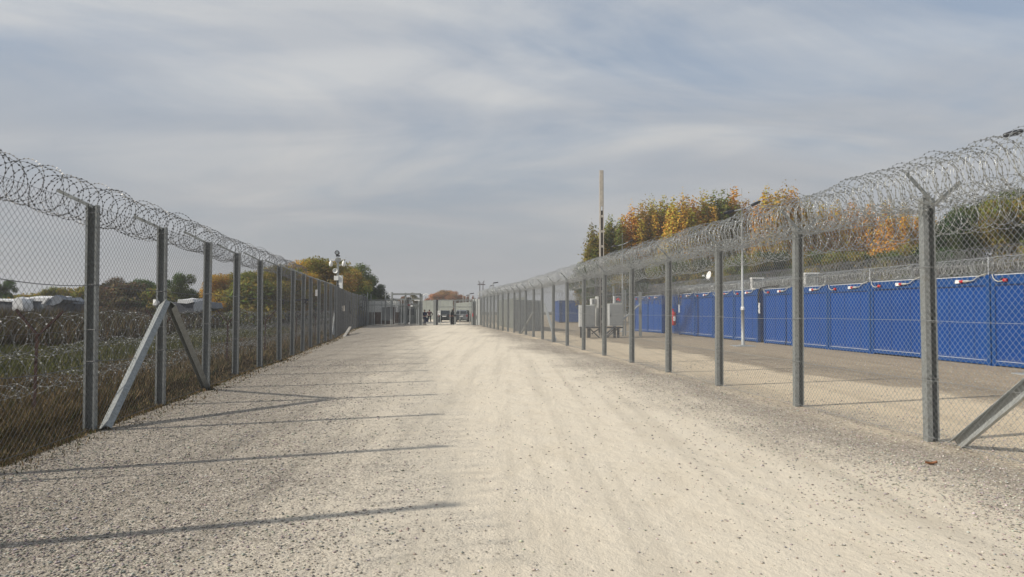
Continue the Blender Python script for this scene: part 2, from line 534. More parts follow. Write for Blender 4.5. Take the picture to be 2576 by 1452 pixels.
# ------------------------------------------------------------------ ground
mb = MB()
mb.add([(-370, -70, -0.004), (370, -70, -0.004), (370, 650, -0.004), (-370, 650, -0.004)], [(0, 1, 2, 3)])
tag(mb.build('ground', 'field'), kind='structure')
mb = MB()
left = [(x - 0.10 + 0.10 * math.sin(i * 1.7), y) for i, (x, y) in enumerate(LP)]
left = [(-4.4, -20)] + left + [(-15.3, 84), (-16.5, 130), (-24, 260)]
lft = []
for i in range(len(left) - 1):                  # ragged verge edge
    for t in np.linspace(0, 1, 9)[:-1]:
        x = left[i][0] * (1 - t) + left[i + 1][0] * t
        y = left[i][1] * (1 - t) + left[i + 1][1] * t
        lft.append((x + random.uniform(-0.02, 0.30) * (1 if 0 < y < 80 else 0), y))
right = [(40, y) for _, y in lft]
vs, fs = [], []
for (a, y), (c, _) in zip(lft, right):
    vs += [(a, y, 0.002), (c, y, 0.002)]
for i in range(len(lft) - 1):
    fs.append((2 * i, 2 * i + 1, 2 * i + 3, 2 * i + 2))
mb.add(vs, fs)
tag(mb.build('gravel_road', 'gravel'), kind='structure')

# ------------------------------------------------------------------ chain link panels (one mesh shared by all bays of a fence)
def chain_panel(L, H, cw, ch, r, mat, name):
    """weave in the XZ plane: x 0..L, z 0..H"""
    A, B = [], []
    sl = ch / cw
    k = -H / sl
    while k < L:
        for sgn in (1, -1):
            # line x = k + z/sl  (sgn 1) or mirrored
            z0, z1 = 0.0, H
            x0, x1 = k, k + H / sl
            if x0 < 0: z0 = -x0 * sl; x0 = 0
            if x1 > L: z1 = H - (x1 - L) * sl; x1 = L
            if z1 - z0 > 0.01:
                if sgn == 1: A.append(((x0, 0.0012, z0), (x1, 0.0012, z1)))
                else: A.append(((L - x0, -0.0012, z0), (L - x1, -0.0012, z1)))
        k += cw
    vs, fs = [], []
    for a, b_ in A:
        o = len(vs)
        d = Vector(b_) - Vector(a)
        d.normalize()
        s1 = d.cross(Vector((0, 1, 0))); s2 = Vector((0, 1, 0))
        for P in (a, b_):
            P = Vector(P)
            for an in (0.5, 2.6, 4.7):
                vs.append(P + (s1 * math.cos(an) + s2 * math.sin(an)) * r)
        for j in range(3):
            fs.append((o + j, o + (j + 1) % 3, o + 3 + (j + 1) % 3, o + 3 + j))
    me = fast_mesh(name, np.array([tuple(v) for v in vs]), np.array(fs), 4, mat)
    return me


def post_poly(w, d, lipA, lipB, t=0.006):
    """C section: web at the back (+y), lips at the front (-y)"""
    h = w / 2
    return [(-h, -d / 2), (-h + lipA, -d / 2), (-h + lipA, -d / 2 + t), (-h + t, -d / 2 + t), (-h + t, d / 2 - t), (h - t, d / 2 - t),
            (h - t, -d / 2 + t), (h - lipB, -d / 2 + t), (h - lipB, -d / 2), (h, -d / 2), (h, d / 2), (-h, d / 2)]


def cface(poly, a, b_, ax):
    """C section as outer + inner walls (non convex caps left open)"""
    mb_ = MB()
    a, b_ = Vector(a), Vector(b_)
    k = len(poly)
    vs = [a + ax[0] * x + ax[1] * y for x, y in poly] + [b_ + ax[0] * x + ax[1] * y for x, y in poly]
    fs = [(i, (i + 1) % k, k + (i + 1) % k, k + i) for i in range(k)]
    # cap quads of the C at the top
    for q in ((0, 1, 2, 3), (0, 3, 4, 11), (4, 5, 10, 11), (5, 6, 9, 10), (6, 7, 8, 9)):
        fs.append(tuple(k + i for i in q))
    mb_.add(vs, fs)
    return mb_


def unit_dir(P, i):
    a = Vector((*P[max(i - 1, 0)], 0)); b_ = Vector((*P[min(i + 1, len(P) - 1)], 0))
    d = b_ - a
    return d.normalized()


H = 3.02
# shared post meshes (local origin at the foot; faces the camera side)
postL = cface(post_poly(0.145, 0.095, 0.030, 0.024), (0, 0, -0.1), (0, 0, H), (Vector((1, 0, 0)), Vector((0, 1, 0)))).mesh('post', 'galvanised')
postR = cface(post_poly(0.150, 0.105, 0.064, 0.018), (0, 0, -0.1), (0, 0, H), (Vector((1, 0, 0)), Vector((0, 1, 0)))).mesh('post', 'galvanised')


def sagging(a, b_, z0, sag, n_=6):
    return [(a[0] * (1 - t) + b_[0] * t, a[1] * (1 - t) + b_[1] * t, z0 - sag * 4 * t * (1 - t)) for t in np.linspace(0, 1, n_)]


def fence_bays(P, root, post_me, panel_me, base_len, side, wires, wire_mat, i0=0, z=0.03):
    for i, (x, y) in enumerate(P):
        d = unit_dir(P, i)
        o = link('post', post_me, root)
        o.matrix_world = Matrix.Translation((x, y, 0)) @ Matrix.Rotation(math.atan2(-d.x, d.y) * 0.55 + random.uniform(-0.02, 0.02), 4, 'Z') @ Matrix.Rotation(random.uniform(-0.006, 0.006), 4, 'Y')
        o.matrix_parent_inverse = parent_world(root).inverted()
        o.location, o.rotation_euler, o.scale = decompose(o_mat(x, y, 0, math.atan2(-d.x, d.y) * 0.55 + random.uniform(-0.03, 0.03), 1, 1, 1))
        o.rotation_euler = (random.uniform(-0.006, 0.006), random.uniform(-0.009, 0.009), o.rotation_euler[2])
    for i in range(len(P) - 1):
        a, b_ = Vector((*P[i], 0)), Vector((*P[i + 1], 0))
        d = b_ - a
        L = d.length
        d.normalize()
        nrm = Vector((d.y, -d.x, 0)) * side
        o = link('mesh_panel', panel_me, root)
        o.matrix_parent_inverse = parent_world(root).inverted()
        st = a + nrm * 0.088
        o.location, o.rotation_euler, o.scale = st + Vector((0, 0, z)), (0, 0, math.atan2(d.y, d.x)), (L / base_len, 1, 1)
    for zz_, rr, sg in wires:
        pts = []
        for i in range(len(P) - 1):
            q = sagging(P[i], P[i + 1], zz_ + random.uniform(-0.015, 0.015), sg * random.uniform(0.3, 1.2))
            pts += q[:-1]
        pts.append((P[-1][0], P[-1][1], zz_))
        off = side * 0.092
        pts = [(p[0] + off, p[1], p[2]) for p in pts]
        m_ = MB(); m_.tube(pts, rr, 4)
        m_.build('line_wire', wire_mat, root)


def o_mat(x, y, z, rz, sx, sy, sz):
    return (Vector((x, y, z)), (0, 0, rz), (sx, sy, sz))


def decompose(t):
    return t


fenceL = thing('chain_link_fence', (LP[0][0], LP[0][1], 0), 'grey chain link fence left of the gravel road, single coil on top', 'fence')
panL = chain_panel(2.7, 2.95, 0.110, 0.090, 0.0018, 'mesh_wire', 'mesh_panel')
fence_bays(LP, fenceL, postL, panL, 2.7, 1, [(2.98, 0.0022, 0.01), (1.94, 0.0045, 0.05), (1.34, 0.002, 0.01), (0.93, 0.0045, 0.06), (0.08, 0.003, 0.02)], 'mesh_wire')
fenceR = thing('chain_link_fence', (RP[0][0], RP[0][1], 0), 'tall galvanised chain link fence along the right of the gravel road, forked post tops', 'fence')
panR = chain_panel(3.4, 2.95, 0.085, 0.083, 0.0019, 'mesh_wire_pale', 'mesh_panel')
fence_bays(RP, fenceR, postR, panR, 3.4, -1, [(2.97, 0.0025, 0.02), (2.14, 0.0028, 0.01), (1.49, 0.0032, 0.01), (0.77, 0.0025, 0.01), (0.07, 0.003, 0.02)], 'mesh_wire_pale')

tie = MB()
tie.tube([(-0.080, -0.055, 0), (0.080, -0.055, 0.006), (0.082, 0.055, 0.0), (-0.082, 0.055, -0.006), (-0.080, -0.055, 0)], 0.0035, 4)
tie.tube([(0.080, -0.055, 0), (0.10, -0.09, -0.02)], 0.003, 4)
tie_me = tie.mesh('wire_tie', 'wire_dark')
bolt_me = MB().lathe((0, 0, 0), [(0.013, 0), (0.013, 0.008), (0.008, 0.010), (0.008, 0.022)], 6, (0, -1, 0)).mesh('bolt', 'galvanised_pale')
for P_, rt_, zs in ((LP, fenceL, (0.93, 1.34, 1.94, 2.9)), (RP, fenceR, (0.77, 1.49, 2.14, 2.9))):
    for i, (x, y) in enumerate(P_[2:11]):
        for z_ in zs:
            o = link('wire_tie', tie_me, rt_); o.matrix_parent_inverse = parent_world(rt_).inverted()
            o.location = (x, y, z_ + random.uniform(-0.02, 0.02)); o.rotation_euler = (0, 0, random.uniform(-0.1, 0.1))
        for z_ in (2.86, 2.94):
            o = link('bolt', bolt_me, rt_); o.matrix_parent_inverse = parent_world(rt_).inverted()
            o.location = (x - 0.055, y - 0.055, z_)

# arms on the left fence: one outrigger leaning out over the field
for i, (x, y) in enumerate(LP[:17]):
    if i < 3: pass
    m_ = MB()
    a = Vector((x, y, H - 0.03)); b_ = a + Vector((-0.48, -0.02, 0.22 + random.uniform(-0.02, 0.03)))
    dd = (b_ - a).normalized(); ex = Vector((0, 1, 0)); ey = dd.cross(ex)
    m_.prism([(-0.02, -0.022), (0.02, -0.022), (0.02, -0.016), (-0.014, -0.016), (-0.014, 0.022), (-0.02, 0.022)], a, b_, (ex, ey))
    m_.build('arm', 'galvanised', fenceL)
# Y arms on the right fence
for i, (x, y) in enumerate(RP[2:22]):
    d = unit_dir(RP, i + 2)
    nn = Vector((d.y, -d.x, 0))
    for sx, ln, hh, z0 in ((-1, 0.30, 0.31, H - 0.02), (1, 0.40, 0.32, H - 0.12)):
        a = Vector((x, y, z0)) + d * (0.03 * -1) + nn * (sx * 0.01); b_ = a + nn * sx * ln + Vector((0, 0, hh))
        dd = (b_ - a).normalized(); ex = d; ey = dd.cross(ex)
        m_ = MB(); m_.prism([(-0.022, -0.024), (0.022, -0.024), (0.022, -0.018), (-0.016, -0.018), (-0.016, 0.024), (-0.022, 0.024)], a, b_, (ex, ey))
        m_.build('arm', 'galvanised', fenceR)


def beam(a, b_, w, h, mat, name, root, side=Vector((0, 1, 0))):
    a, b_ = Vector(a), Vector(b_)
    dd = (b_ - a).normalized()
    ex = side - dd * side.dot(dd); ex.normalize()
    ey = dd.cross(ex)
    t = 0.007
    poly = [(-w / 2, -h / 2), (w / 2, -h / 2), (w / 2, -h / 2 + t), (-w / 2 + t, -h / 2 + t), (-w / 2 + t, h / 2 - t), (w / 2, h / 2 - t), (w / 2, h / 2), (-w / 2, h / 2)]
    m_ = MB()
    m_.prism(poly, a, b_, (ex, ey))
    return m_.build(name, mat, root)


# A-frame brace on the second post in view, left fence
j = LP[4]
fa, fb = LP[3], LP[5]
beam((fa[0] + 0.14, fa[1] + 0.1, 0.0), (j[0] + 0.10, j[1] - 0.10, 1.72), 0.09, 0.175, 'galvanised', 'brace', fenceL, Vector((0.35, 1, 0)))
beam((fb[0] + 0.08, fb[1] - 0.15, 0.0), (j[0] + 0.10, j[1] + 0.12, 1.70), 0.10, 0.15, 'galvanised', 'brace', fenceL, Vector((-0.3, -1, 0)))
# far brace by the mast
beam((-11.15, 46.3, 0.0), (-11.45, 48.6, 1.9), 0.12, 0.2, 'galvanised_pale', 'brace', fenceL, Vector((-0.9, 1, 0)))
# right fence braces
p1, p0 = RP[3], RP[2]
beam((p1[0] + 0.10, p1[1] - 0.32, 0.0), (p0[0] + 0.10, p0[1] + 0.05, 2.35), 0.10, 0.14, 'galvanised_pale', 'brace', fenceR, Vector((-0.9, -0.5, 0)))
a, b_ = RP[13], RP[12]
q = RP[11]
beam((q[0] + 0.12, q[1], 0.05), (b_[0] + 0.1, b_[1] - 0.2, 1.9), 0.10, 0.16, 'galvanised_pale', 'brace', fenceR, Vector((1, 0.1, 0)))
beam((RP[15][0] + 0.1, RP[15][1], 0.05), (a[0] + 0.1, a[1] + 0.2, 1.7), 0.08, 0.12, 'galvanised', 'brace', fenceR, Vector((1, 0.1, 0)))

# plates, clips on the left fence: dark bracket, white panel, paper
def panel(name, mat, c, w, h, root=None, rz=0.0, t=0.02):
    m_ = MB(); m_.box(c, (w, t, h), rz)
    return m_.build(name, mat, root)


c = PD(757, 755, 29.0)
m_ = MB(); m_.box(c, (0.60, 0.10, 0.09)); m_.box(c + Vector((0.14, 0, -0.06)), (0.16, 0.12, 0.12))
m_.build('crossbar', 'lamp_dark', fenceL)

# ------------------------------------------------------------------ razor wire coils
def resample(P, step):
    P = [Vector(p) for p in P]
    out, acc = [], 0.0
    seg = [(P[i + 1] - P[i]).length for i in range(len(P) - 1)]
    tot = sum(seg)
    s_ = np.arange(0, tot, step)
    cum = np.concatenate([[0], np.cumsum(seg)])
    arr = np.array([tuple(p) for p in P])
    return np.stack([np.interp(s_, cum, arr[:, k]) for k in range(3)], 1), s_


def coil_geo(P, r, pitch, wire, barb, nseg=26, strands=2, seed=1, squash=1.0, jit=1.0, sag=0.0, baylen=3.0):
    """returns verts, quads for a concertina coil along P"""
    rg = np.random.default_rng(seed)
    V, F = [], []
    base = 0
    for st in range(strands):
        axis, s_ = resample(P, pitch / nseg)
        n_ = len(axis)
        ph = 2 * np.pi * s_ / pitch * (1 if st % 2 == 0 else -1) + st * 1.9
        loops = int(n_ / nseg) + 3
        rr = np.interp(s_ / pitch, np.arange(loops), r * (1 + rg.normal(0, 0.07 * jit, loops)))
        jx = np.interp(s_ / pitch, np.arange(loops), rg.normal(0, 0.035 * jit, loops))
        jz = np.interp(s_ / pitch, np.arange(loops), rg.normal(0, 0.03, loops)) - sag * np.abs(np.sin(np.pi * s_ / baylen)) + (sag * 0.5)
        tilt = np.interp(s_ / pitch, np.arange(loops), rg.normal(0, 0.30 * jit, loops))
        T = np.gradient(axis, axis=0); T /= np.linalg.norm(T, axis=1)[:, None]
        S = np.stack([T[:, 1], -T[:, 0], np.zeros(n_)], 1)
        U = np.array([0, 0, 1.0])
        pos = axis + S * (rr * np.cos(ph) + jx)[:, None] + U * (rr * np.sin(ph) * squash + jz)[:, None] + T * (tilt * rr * np.sin(ph))[:, None]
        tg = np.gradient(pos, axis=0); tg /= np.linalg.norm(tg, axis=1)[:, None]
        a = np.cross(tg, T + 1e-3); a /= (np.linalg.norm(a, axis=1)[:, None] + 1e-9)
        c_ = np.cross(a, tg)
        k = 3
        ring = np.concatenate([(pos + (a * math.cos(an) + c_ * math.sin(an)) * wire)[:, None, :] for an in (0.3, 2.4, 4.5)], 1)
        V.append(ring.reshape(-1, 3))
        i = np.arange(n_ - 1)
        for j_ in range(k):
            j2 = (j_ + 1) % k
            F.append(np.stack([i * k + j_, i * k + j2, (i + 1) * k + j2, (i + 1) * k + j_], 1) + base)
        base += n_ * k
        if barb > 0:
            d = np.linalg.norm(np.diff(pos, axis=0), axis=1)
            cum = np.concatenate([[0], np.cumsum(d)])
            sb = np.arange(0.02, cum[-1], barb)
            idx = np.clip(np.searchsorted(cum, sb), 0, n_ - 1)
            pb, tb, ab, cb = pos[idx], tg[idx], a[idx], c_[idx]
            w_, h_ = 0.017, 0.012
            q1 = np.stack([pb - tb * w_ - ab * h_ * .2, pb - ab * h_, pb + tb * w_ + ab * h_ * .2, pb + ab * h_], 1).reshape(-1, 3)
            q2 = np.stack([pb - tb * w_, pb - cb * h_, pb + tb * w_, pb + cb * h_], 1).reshape(-1, 3)
            for q_ in (q1, q2):
                V.append(q_)
                F.append(np.arange(len(q_)).reshape(-1, 4) + base)
                base += len(q_)
    return np.concatenate(V), np.concatenate(F)


def coil(name, P, r, pitch, wire, barb, mat, root, barb_mat=None, **kw):
    V, F = coil_geo(P, r, pitch, wire, barb, **kw)
    me = fast_mesh(name, V, F, 4, mat)
    if barb_mat:
        me.materials.append(MATS[barb_mat])
        # barb blades are the quads that share no vertex with another quad
        cnt_ = np.bincount(F.ravel(), minlength=len(V))
        me.polygons.foreach_set('material_index', (cnt_[F].max(1) == 1).astype(np.int32))
    return link(name, me, root)


def offs(P, ox, z):
    out = []
    for i, (x, y) in enumerate(P):
        d = unit_dir(P, i)
        out.append((x + d.y * ox, y - d.x * ox, z))
    return out


def split(P, y0, y1):
    """portion of polyline between y0 and y1"""
    P = [p for p in P]
    out = []
    for i in range(len(P) - 1):
        a, b_ = P[i], P[i + 1]
        for t in np.linspace(0, 1, 12, endpoint=False):
            q_ = tuple(a[k] * (1 - t) + b_[k] * t for k in range(3))
            if y0 <= q_[1] <= y1: out.append(q_)
    return out


rz1 = thing('razor_wire_coil', (LP[2][0], LP[2][1], 3.0), 'single dull razor wire coil on the arms of the left fence', 'razor wire')
coil('coil', split(offs(LP, -0.25, 3.10), 3, 30.5), 0.275, 0.37, 0.0030, 0.055, 'razor_dull', rz1, nseg=30, seed=3, sag=0.04, baylen=2.7)
rz2 = thing('razor_wire_coil', (RP[2][0], RP[2][1], 3.0), 'bright stacked razor wire coils along the top of the right fence', 'razor wire')
for kx, (ox, z, r_, pt, sd) in enumerate(((-0.16, 3.18, 0.30, 0.20, 5), (0.34, 3.22, 0.30, 0.24, 6), (0.62, 2.92, 0.31, 0.33, 7))):
    Pq = offs(RP, ox, z)
    coil('coil', split(Pq, 3, 30), r_, pt, 0.0028, 0.060, 'razor', rz2, nseg=26, jit=0.5, seed=sd, sag=0.03, baylen=3.5)
    coil('coil', split(Pq, 30.1, 76.5), r_ * 1.02, pt * 1.15, 0.0036, 0.0, 'razor', rz2, nseg=16, seed=sd + 10, sag=0.05, baylen=3.5)

# ------------------------------------------------------------------ container row
def line_pt(D, off=0.0, z=0.0):
    return Vector((CONT(D) + off, D, z))


cd = Vector((-0.1083, 1, 0)).normalized()       # along the face, away from the camera
cnr = Vector((cd.y, -cd.x, 0))                  # into the containers (+x)
CH = 2.68
cont_me = {}


def container_meshes(W, H_):
    """local frame: x from far end (0) to near end (W); y = 0 face, y>0 behind; z up"""
    out = []
    Dp = 6.0
    m_ = MB(); m_.box((W / 2, Dp / 2 + 0.035, H_ / 2), (W - 0.06, Dp, H_ - 0.16)); out.append(('wall', 'blue_paint', m_))
    for s in (0, 1):
        m_ = MB()
        x = 0.075 if s == 0 else W - 0.075
        m_.box((x, 0.08, H_ / 2 + 0.0), (0.146, 0.16, H_ - 0.02))
        m_.box((x, 0.08, H_ - 0.06), (0.150, 0.172, 0.12)); m_.box((x, 0.08, 0.06), (0.150, 0.172, 0.12))
        out.append(('corner_post', 'blue_trim', m_))
    m_ = MB(); m_.box((W / 2, 0.06, H_ - 0.175), (W - 0.31, 0.118, 0.27)); out.append(('top_rail', 'blue_trim', m_))
    m_ = MB(); m_.box((W / 2, 0.05, H_ - 0.325), (W - 0.31, 0.07, 0.024)); out.append(('gutter_gap', 'seam_dark', m_))
    m_ = MB(); m_.box((W / 2, 0.04, H_ - 0.026), (W - 0.32, 0.10, 0.022)); out.append(('roof_edge', 'pale_strip', m_))
    m_ = MB(); m_.box((W / 2, 0.045, 0.10), (W - 0.31, 0.09, 0.12)); out.append(('bottom_rail', 'blue_trim', m_))
    m_ = MB(); m_.box((W / 2, 0.012, 0.165), (W - 0.32, 0.05, 0.010)); out.append(('drip_strip', 'pale_strip', m_))
    m_ = MB(); m_.box((W / 2, Dp / 2 + 0.1, H_ - 0.045), (W - 0.02, Dp, 0.05)); out.append(('roof', 'grey_paint_and_shade', m_))
    # panel joints in the wall
    m_ = MB()
    for x in (W * 0.40, W * 0.77):
        m_.box((x, 0.031, H_ / 2 - 0.09), (0.006, 0.006, H_ - 0.52))
    out.append(('joint', 'seam_dark', m_))
    z = H_ - 0.165
    m_ = MB(); m_.box((1.68, -0.035, z), (0.18, 0.068, 0.105)); out.append(('socket', 'white_plastic', m_))
    m_ = MB(); m_.lathe((1.78, -0.05, z), [(0.035, 0), (0.044, 0.02), (0.044, 0.12), (0.03, 0.15)], 10, (1, 0, 0)); out.append(('plug', 'red_plastic', m_))
    m_ = MB(); m_.lathe((1.94, -0.05, z), [(0.036, 0), (0.036, 0.16), (0.02, 0.22)], 8, (1, 0, 0))
    m_.tube([(2.15, -0.05, z), (2.35, -0.06, z + 0.01), (2.52, -0.06, z + 0.10), (2.68, -0.05, z + 0.16), (2.85, -0.03, z + 0.19)], 0.017, 6)
    out.append(('cable', 'cable_grey', m_))
    m_ = MB(); m_.tube([(0.10, -0.03, H_ + 0.01), (0.16, -0.05, z + 0.05), (0.24, -0.05, z - 0.02), (0.36, -0.05, z - 0.06), (0.55, -0.05, z - 0.04)], 0.016, 6)
    out.append(('cable', 'cable_grey', m_))
    m_ = MB(); m_.lathe((0.55, -0.05, z - 0.03), [(0.035, 0), (0.048, 0.02), (0.048, 0.12)], 10, (1, 0, 0)); out.append(('plug', 'red_plastic', m_))
    m_ = MB(); m_.box((0.47, -0.002, z + 0.005), (0.22, 0.01, 0.09)); out.append(('socket_recess', 'seam_dark', m_))
    res = []
    for nm, mt, q_ in out:
        res.append((nm, q_.mesh(nm, mt, nm in ('plug',))))
    return res


CM = container_meshes(2.94, CH)


def place_container(far_pt, ang, label, zoff=0.0, skip=()):
    t = thing('site_container', far_pt + Vector((0, 0, zoff)), label, 'container', 'blue site containers')
    t.rotation_euler = (0, 0, ang)
    for nm, me in CM:
        if nm in skip: continue
        o = bpy.data.objects.new(nm, me); COL.objects.link(o); o.parent = t
    return t


# local +x points from far to near: angle of -cd ; local +y must be cnr (into the row)
angA = math.atan2(-cd.y, -cd.x)
assert (Matrix.Rotation(angA, 3, 'Z') @ Vector((0, 1, 0))).dot(cnr) > 0.99
bounds = [49.1, 46.12, 43.14, 40.16, None, 36.55, 33.58, 30.61, 27.64, 24.67, 21.70, 18.73, 15.76]
names = ['farthest of the long blue row, beside the red extinguisher', 'second in the long row, counted from the red extinguisher', 'third in the long row, below the satellite dish',
         'lamp post before it, far side of black cable joint', 'near side of the black cable joint with the white pipe', 'second to the right of the black cable joint',
         'third to the right of the black cable joint, white unit on its roof', 'fourth to the right of the black cable joint', 'hidden in part by the nearest right fence post',
         'last wholly in the frame at the right edge', 'running out of the frame at the right', 'beyond the right edge of the frame']
k = 0
for D0 in bounds:
    if D0 is None: continue
    place_container(line_pt(D0), angA, 'blue container, ' + names[k], zoff=random.uniform(-0.02, 0.02))
    k += 1
# containers of the farther group, slightly turned
B0 = Vector((9.45, 57.4, 0)); B1 = Vector((10.38, 51.6, 0))
bd = (B1 - B0).normalized(); angB = math.atan2(bd.y, bd.x)
place_container(B0, angB, 'blue site container at the far left of the row, next to the fence stay', zoff=-0.02)
place_container(B0 + bd * 2.97, angB, 'blue site container just left of the recess with the extinguisher', zoff=0.0)
# recess wall with extinguisher
rec = thing('recessed_container', (11.9, 51.4, 0), 'blue container standing back in the recess behind the red extinguisher', 'container')
m_ = MB(); m_.box((13.6, 51.4, 1.32), (5.0, 2.4, 2.6), -0.108); m_.build('wall', 'blue_paint', rec)
m_ = MB(); m_.box((13.6, 51.4, 2.65), (5.06, 2.44, 0.06), -0.108); m_.build('roof', 'blue_trim', rec)
ex = thing('fire_extinguisher', line_pt(49.55, -0.2, 0.65), 'large red fire extinguisher with white label hung beside the blue container', 'fire extinguisher')
e0 = line_pt(49.35, -0.30, 0.60)
m_ = MB(); m_.lathe(e0, [(0.14, 0.0), (0.185, 0.03), (0.19, 0.10), (0.19, 0.80), (0.15, 0.88), (0.06, 0.92), (0.06, 0.95)], 14); m_.build('cylinder', 'red_plastic', ex, True)
m_ = MB(); m_.lathe(e0 + Vector((0, 0, 0.955)), [(0.035, 0), (0.035, 0.06), (0.055, 0.07), (0.055, 0.12), (0.02, 0.15)], 8); m_.build('valve', 'red_plastic', ex)
m_ = MB(); m_.box(e0 + Vector((0.04, -0.19, 0.45)), (0.15, 0.02, 0.30)); m_.build('label_plate', 'white_plastic', ex)
m_ = MB(); m_.tube([e0 + Vector((0.05, -0.03, 1.03)), e0 + Vector((0.19, -0.05, 0.9)), e0 + Vector((0.21, -0.05, 0.5)), e0 + Vector((0.19, -0.05, 0.12))], 0.016, 6); m_.build('hose', 'black_rubber', ex)
# black cable bundles with white pipes at two joints
for D, lb in ((36.85, 'black cable bundle with white pipe hanging at the joint near the lamp post'), (48.75, 'black cable bundle with white pipe beside the red extinguisher')):
    t = thing('cable_bundle', line_pt(D, -0.05, CH), lb, 'cable')
    m_ = MB()
    for q_ in range(4):
        o_ = random.uniform(-0.07, 0.07)
        m_.tube([line_pt(D - 1.7, 0.1, CH + 0.05 + q_ * 0.02), line_pt(D - 0.9, 0.0, CH + 0.08), line_pt(D - 0.2 + o_, -0.10, CH + 0.02), line_pt(D + o_, -0.13, CH - 0.3), line_pt(D + o_ * 0.5, -0.12, CH - 0.72)], 0.028, 6)
    m_.build('cable', 'black_rubber', t)
    m_ = MB(); m_.tube([line_pt(D - 0.05, -0.10, CH - 0.70), line_pt(D - 0.05, -0.10, CH - 1.22)], 0.045, 8); m_.build('pipe', 'white_plastic', t)
# white ac boxes on roofs
for px, w_, D, lb in ((1904, 0.78, 37.9, 'white framed roof unit left of the lamp pole and above the cable joint'), (2040, 0.62, 32.9, 'white framed roof unit between the two near right fence posts')):
    c = PD(px, 712, D)
    c.z = CH + 0.02
    t = thing('roof_unit', c, lb, 'air conditioner', 'roof units on the containers')
    m_ = MB()
    w_ = 0.55
    for s in (-1, 1): m_.box(c + Vector((s * w_ / 2, 0, 0.27)), (0.07, 0.07, 0.54))
    m_.box(c + Vector((0, 0, 0.55)), (w_ + 0.07, 0.35, 0.05)); m_.box(c + Vector((0, 0, 0.02)), (w_ - 0.07, 0.35, 0.04))
    m_.build('frame', 'white_plastic', t)
    m_ = MB(); m_.box(c + Vector((0, 0.08, 0.28)), (w_ - 0.075, 0.3, 0.46)); m_.build('casing', 'grey_paint_and_shade', t)
# satellite dish
c = PD(1786, 694, 43.6)
t = thing('satellite_dish', (c.x, c.y, CH), 'white satellite dish standing on a container roof', 'satellite dish')
m_ = MB()
ax = Vector((-0.97, -0.25, 0.25)).normalized()
prof = [(0.26 * s_, 0.09 * s_ * s_) for s_ in (0.02, 0.35, 0.6, 0.8, 1.0)] + [(0.255, 0.100), (0.20, 0.072), (0.02, 0.02)]
m_.lathe(c, prof, 20, ax); m_.build('reflector', 'white_plastic', t, True)
m_ = MB(); m_.tube([(c.x + 0.06, c.y, CH - 0.05), (c.x + 0.06, c.y, c.z)], 0.025, 6); m_.build('mast', 'grey_paint_and_shade', t)
m_ = MB(); m_.tube([c + Vector((0, 0, -0.28)), c + ax * 0.42 + Vector((0, 0, -0.12))], 0.014, 5); m_.box(c + ax * 0.44 + Vector((0, 0, -0.1)), (0.12, 0.08, 0.09)); m_.build('receiver', 'white_plastic', t)

# coil with stakes along the roof edge
rr_ = thing('razor_wire_coil', line_pt(20, 0.1, CH), 'low razor wire coil on the front roof edge of the blue containers', 'razor wire')
Pr = [tuple(line_pt(D, 0.16, CH + 0.25)) for D in np.arange(13.5, 50, 1.0)]
coil('coil', split(Pr, 13, 32), 0.225, 0.17, 0.0045, 0.0, 'razor', rr_, nseg=18, seed=31, sag=0.02, baylen=3)
coil('coil', split(Pr, 32.1, 49.5), 0.225, 0.15, 0.0055, 0.0, 'razor', rr_, nseg=14, seed=32, sag=0.02, baylen=3)
Pr2 = [tuple(line_pt(D, 0.62, CH + 0.22)) for D in np.arange(13.5, 50, 1.0)]
coil('coil', split(Pr2, 13, 49.5), 0.22, 0.21, 0.0045, 0.0, 'razor_dull', rr_, nseg=14, seed=33, sag=0.02, baylen=3)
for D in np.arange(15.9, 50, 5.94):
    m_ = MB(); p = line_pt(D + 0.1, 0.12, CH); m_.tube([p, p + Vector((0, 0, 0.5))], 0.014, 5); m_.build('stake', 'pale_strip', rr_)
m_ = MB()
m_.tube([line_pt(D, 0.12, CH + 0.5) for D in np.arange(13.5, 50, 3)], 0.004, 4); m_.build('line_wire', 'pale_strip', rr_)

# outer fence beyond the containers
FP = [(FAR(D), D) for D in np.arange(12, 92, 4.0)]
fo = thing('outer_fence', (FP[0][0], FP[0][1], 0), 'tall border fence behind the blue containers, topped by large coils', 'fence')
for x, y in FP:
    m_ = MB(); m_.box((x, y, 1.8), (0.1, 0.08, 3.7)); m_.build('post', 'galvanised', fo)
panF = chain_panel(4.02, 1.3, 0.13, 0.12, 0.004, 'mesh_wire', 'mesh_panel')
for i in range(len(FP) - 1):
    a, b_ = Vector((*FP[i], 0)), Vector((*FP[i + 1], 0)); d = (b_ - a)
    o = link('mesh_panel', panF, fo)
    o.matrix_parent_inverse = parent_world(fo).inverted()
    o.location = a + Vector((0.06, 0, 2.3)); o.rotation_euler = (0, 0, math.atan2(d.y, d.x)); o.scale = (d.length / 4.02, 1, 1)
rzf = thing('razor_wire_coil', (FP[0][0], FP[0][1], 3.6), 'large razor wire coils on the border fence beyond the containers', 'razor wire')
coil('coil', split(offs(FP, 0.0, 3.88), 14, 86), 0.42, 0.21, 0.006, 0.0, 'razor_dull', rzf, nseg=16, seed=41, sag=0.05, baylen=4)
coil('coil', split(offs(FP, 0.55, 3.55), 14, 86), 0.40, 0.26, 0.006, 0.0, 'razor_dull', rzf, nseg=16, seed=42, sag=0.05, baylen=4)

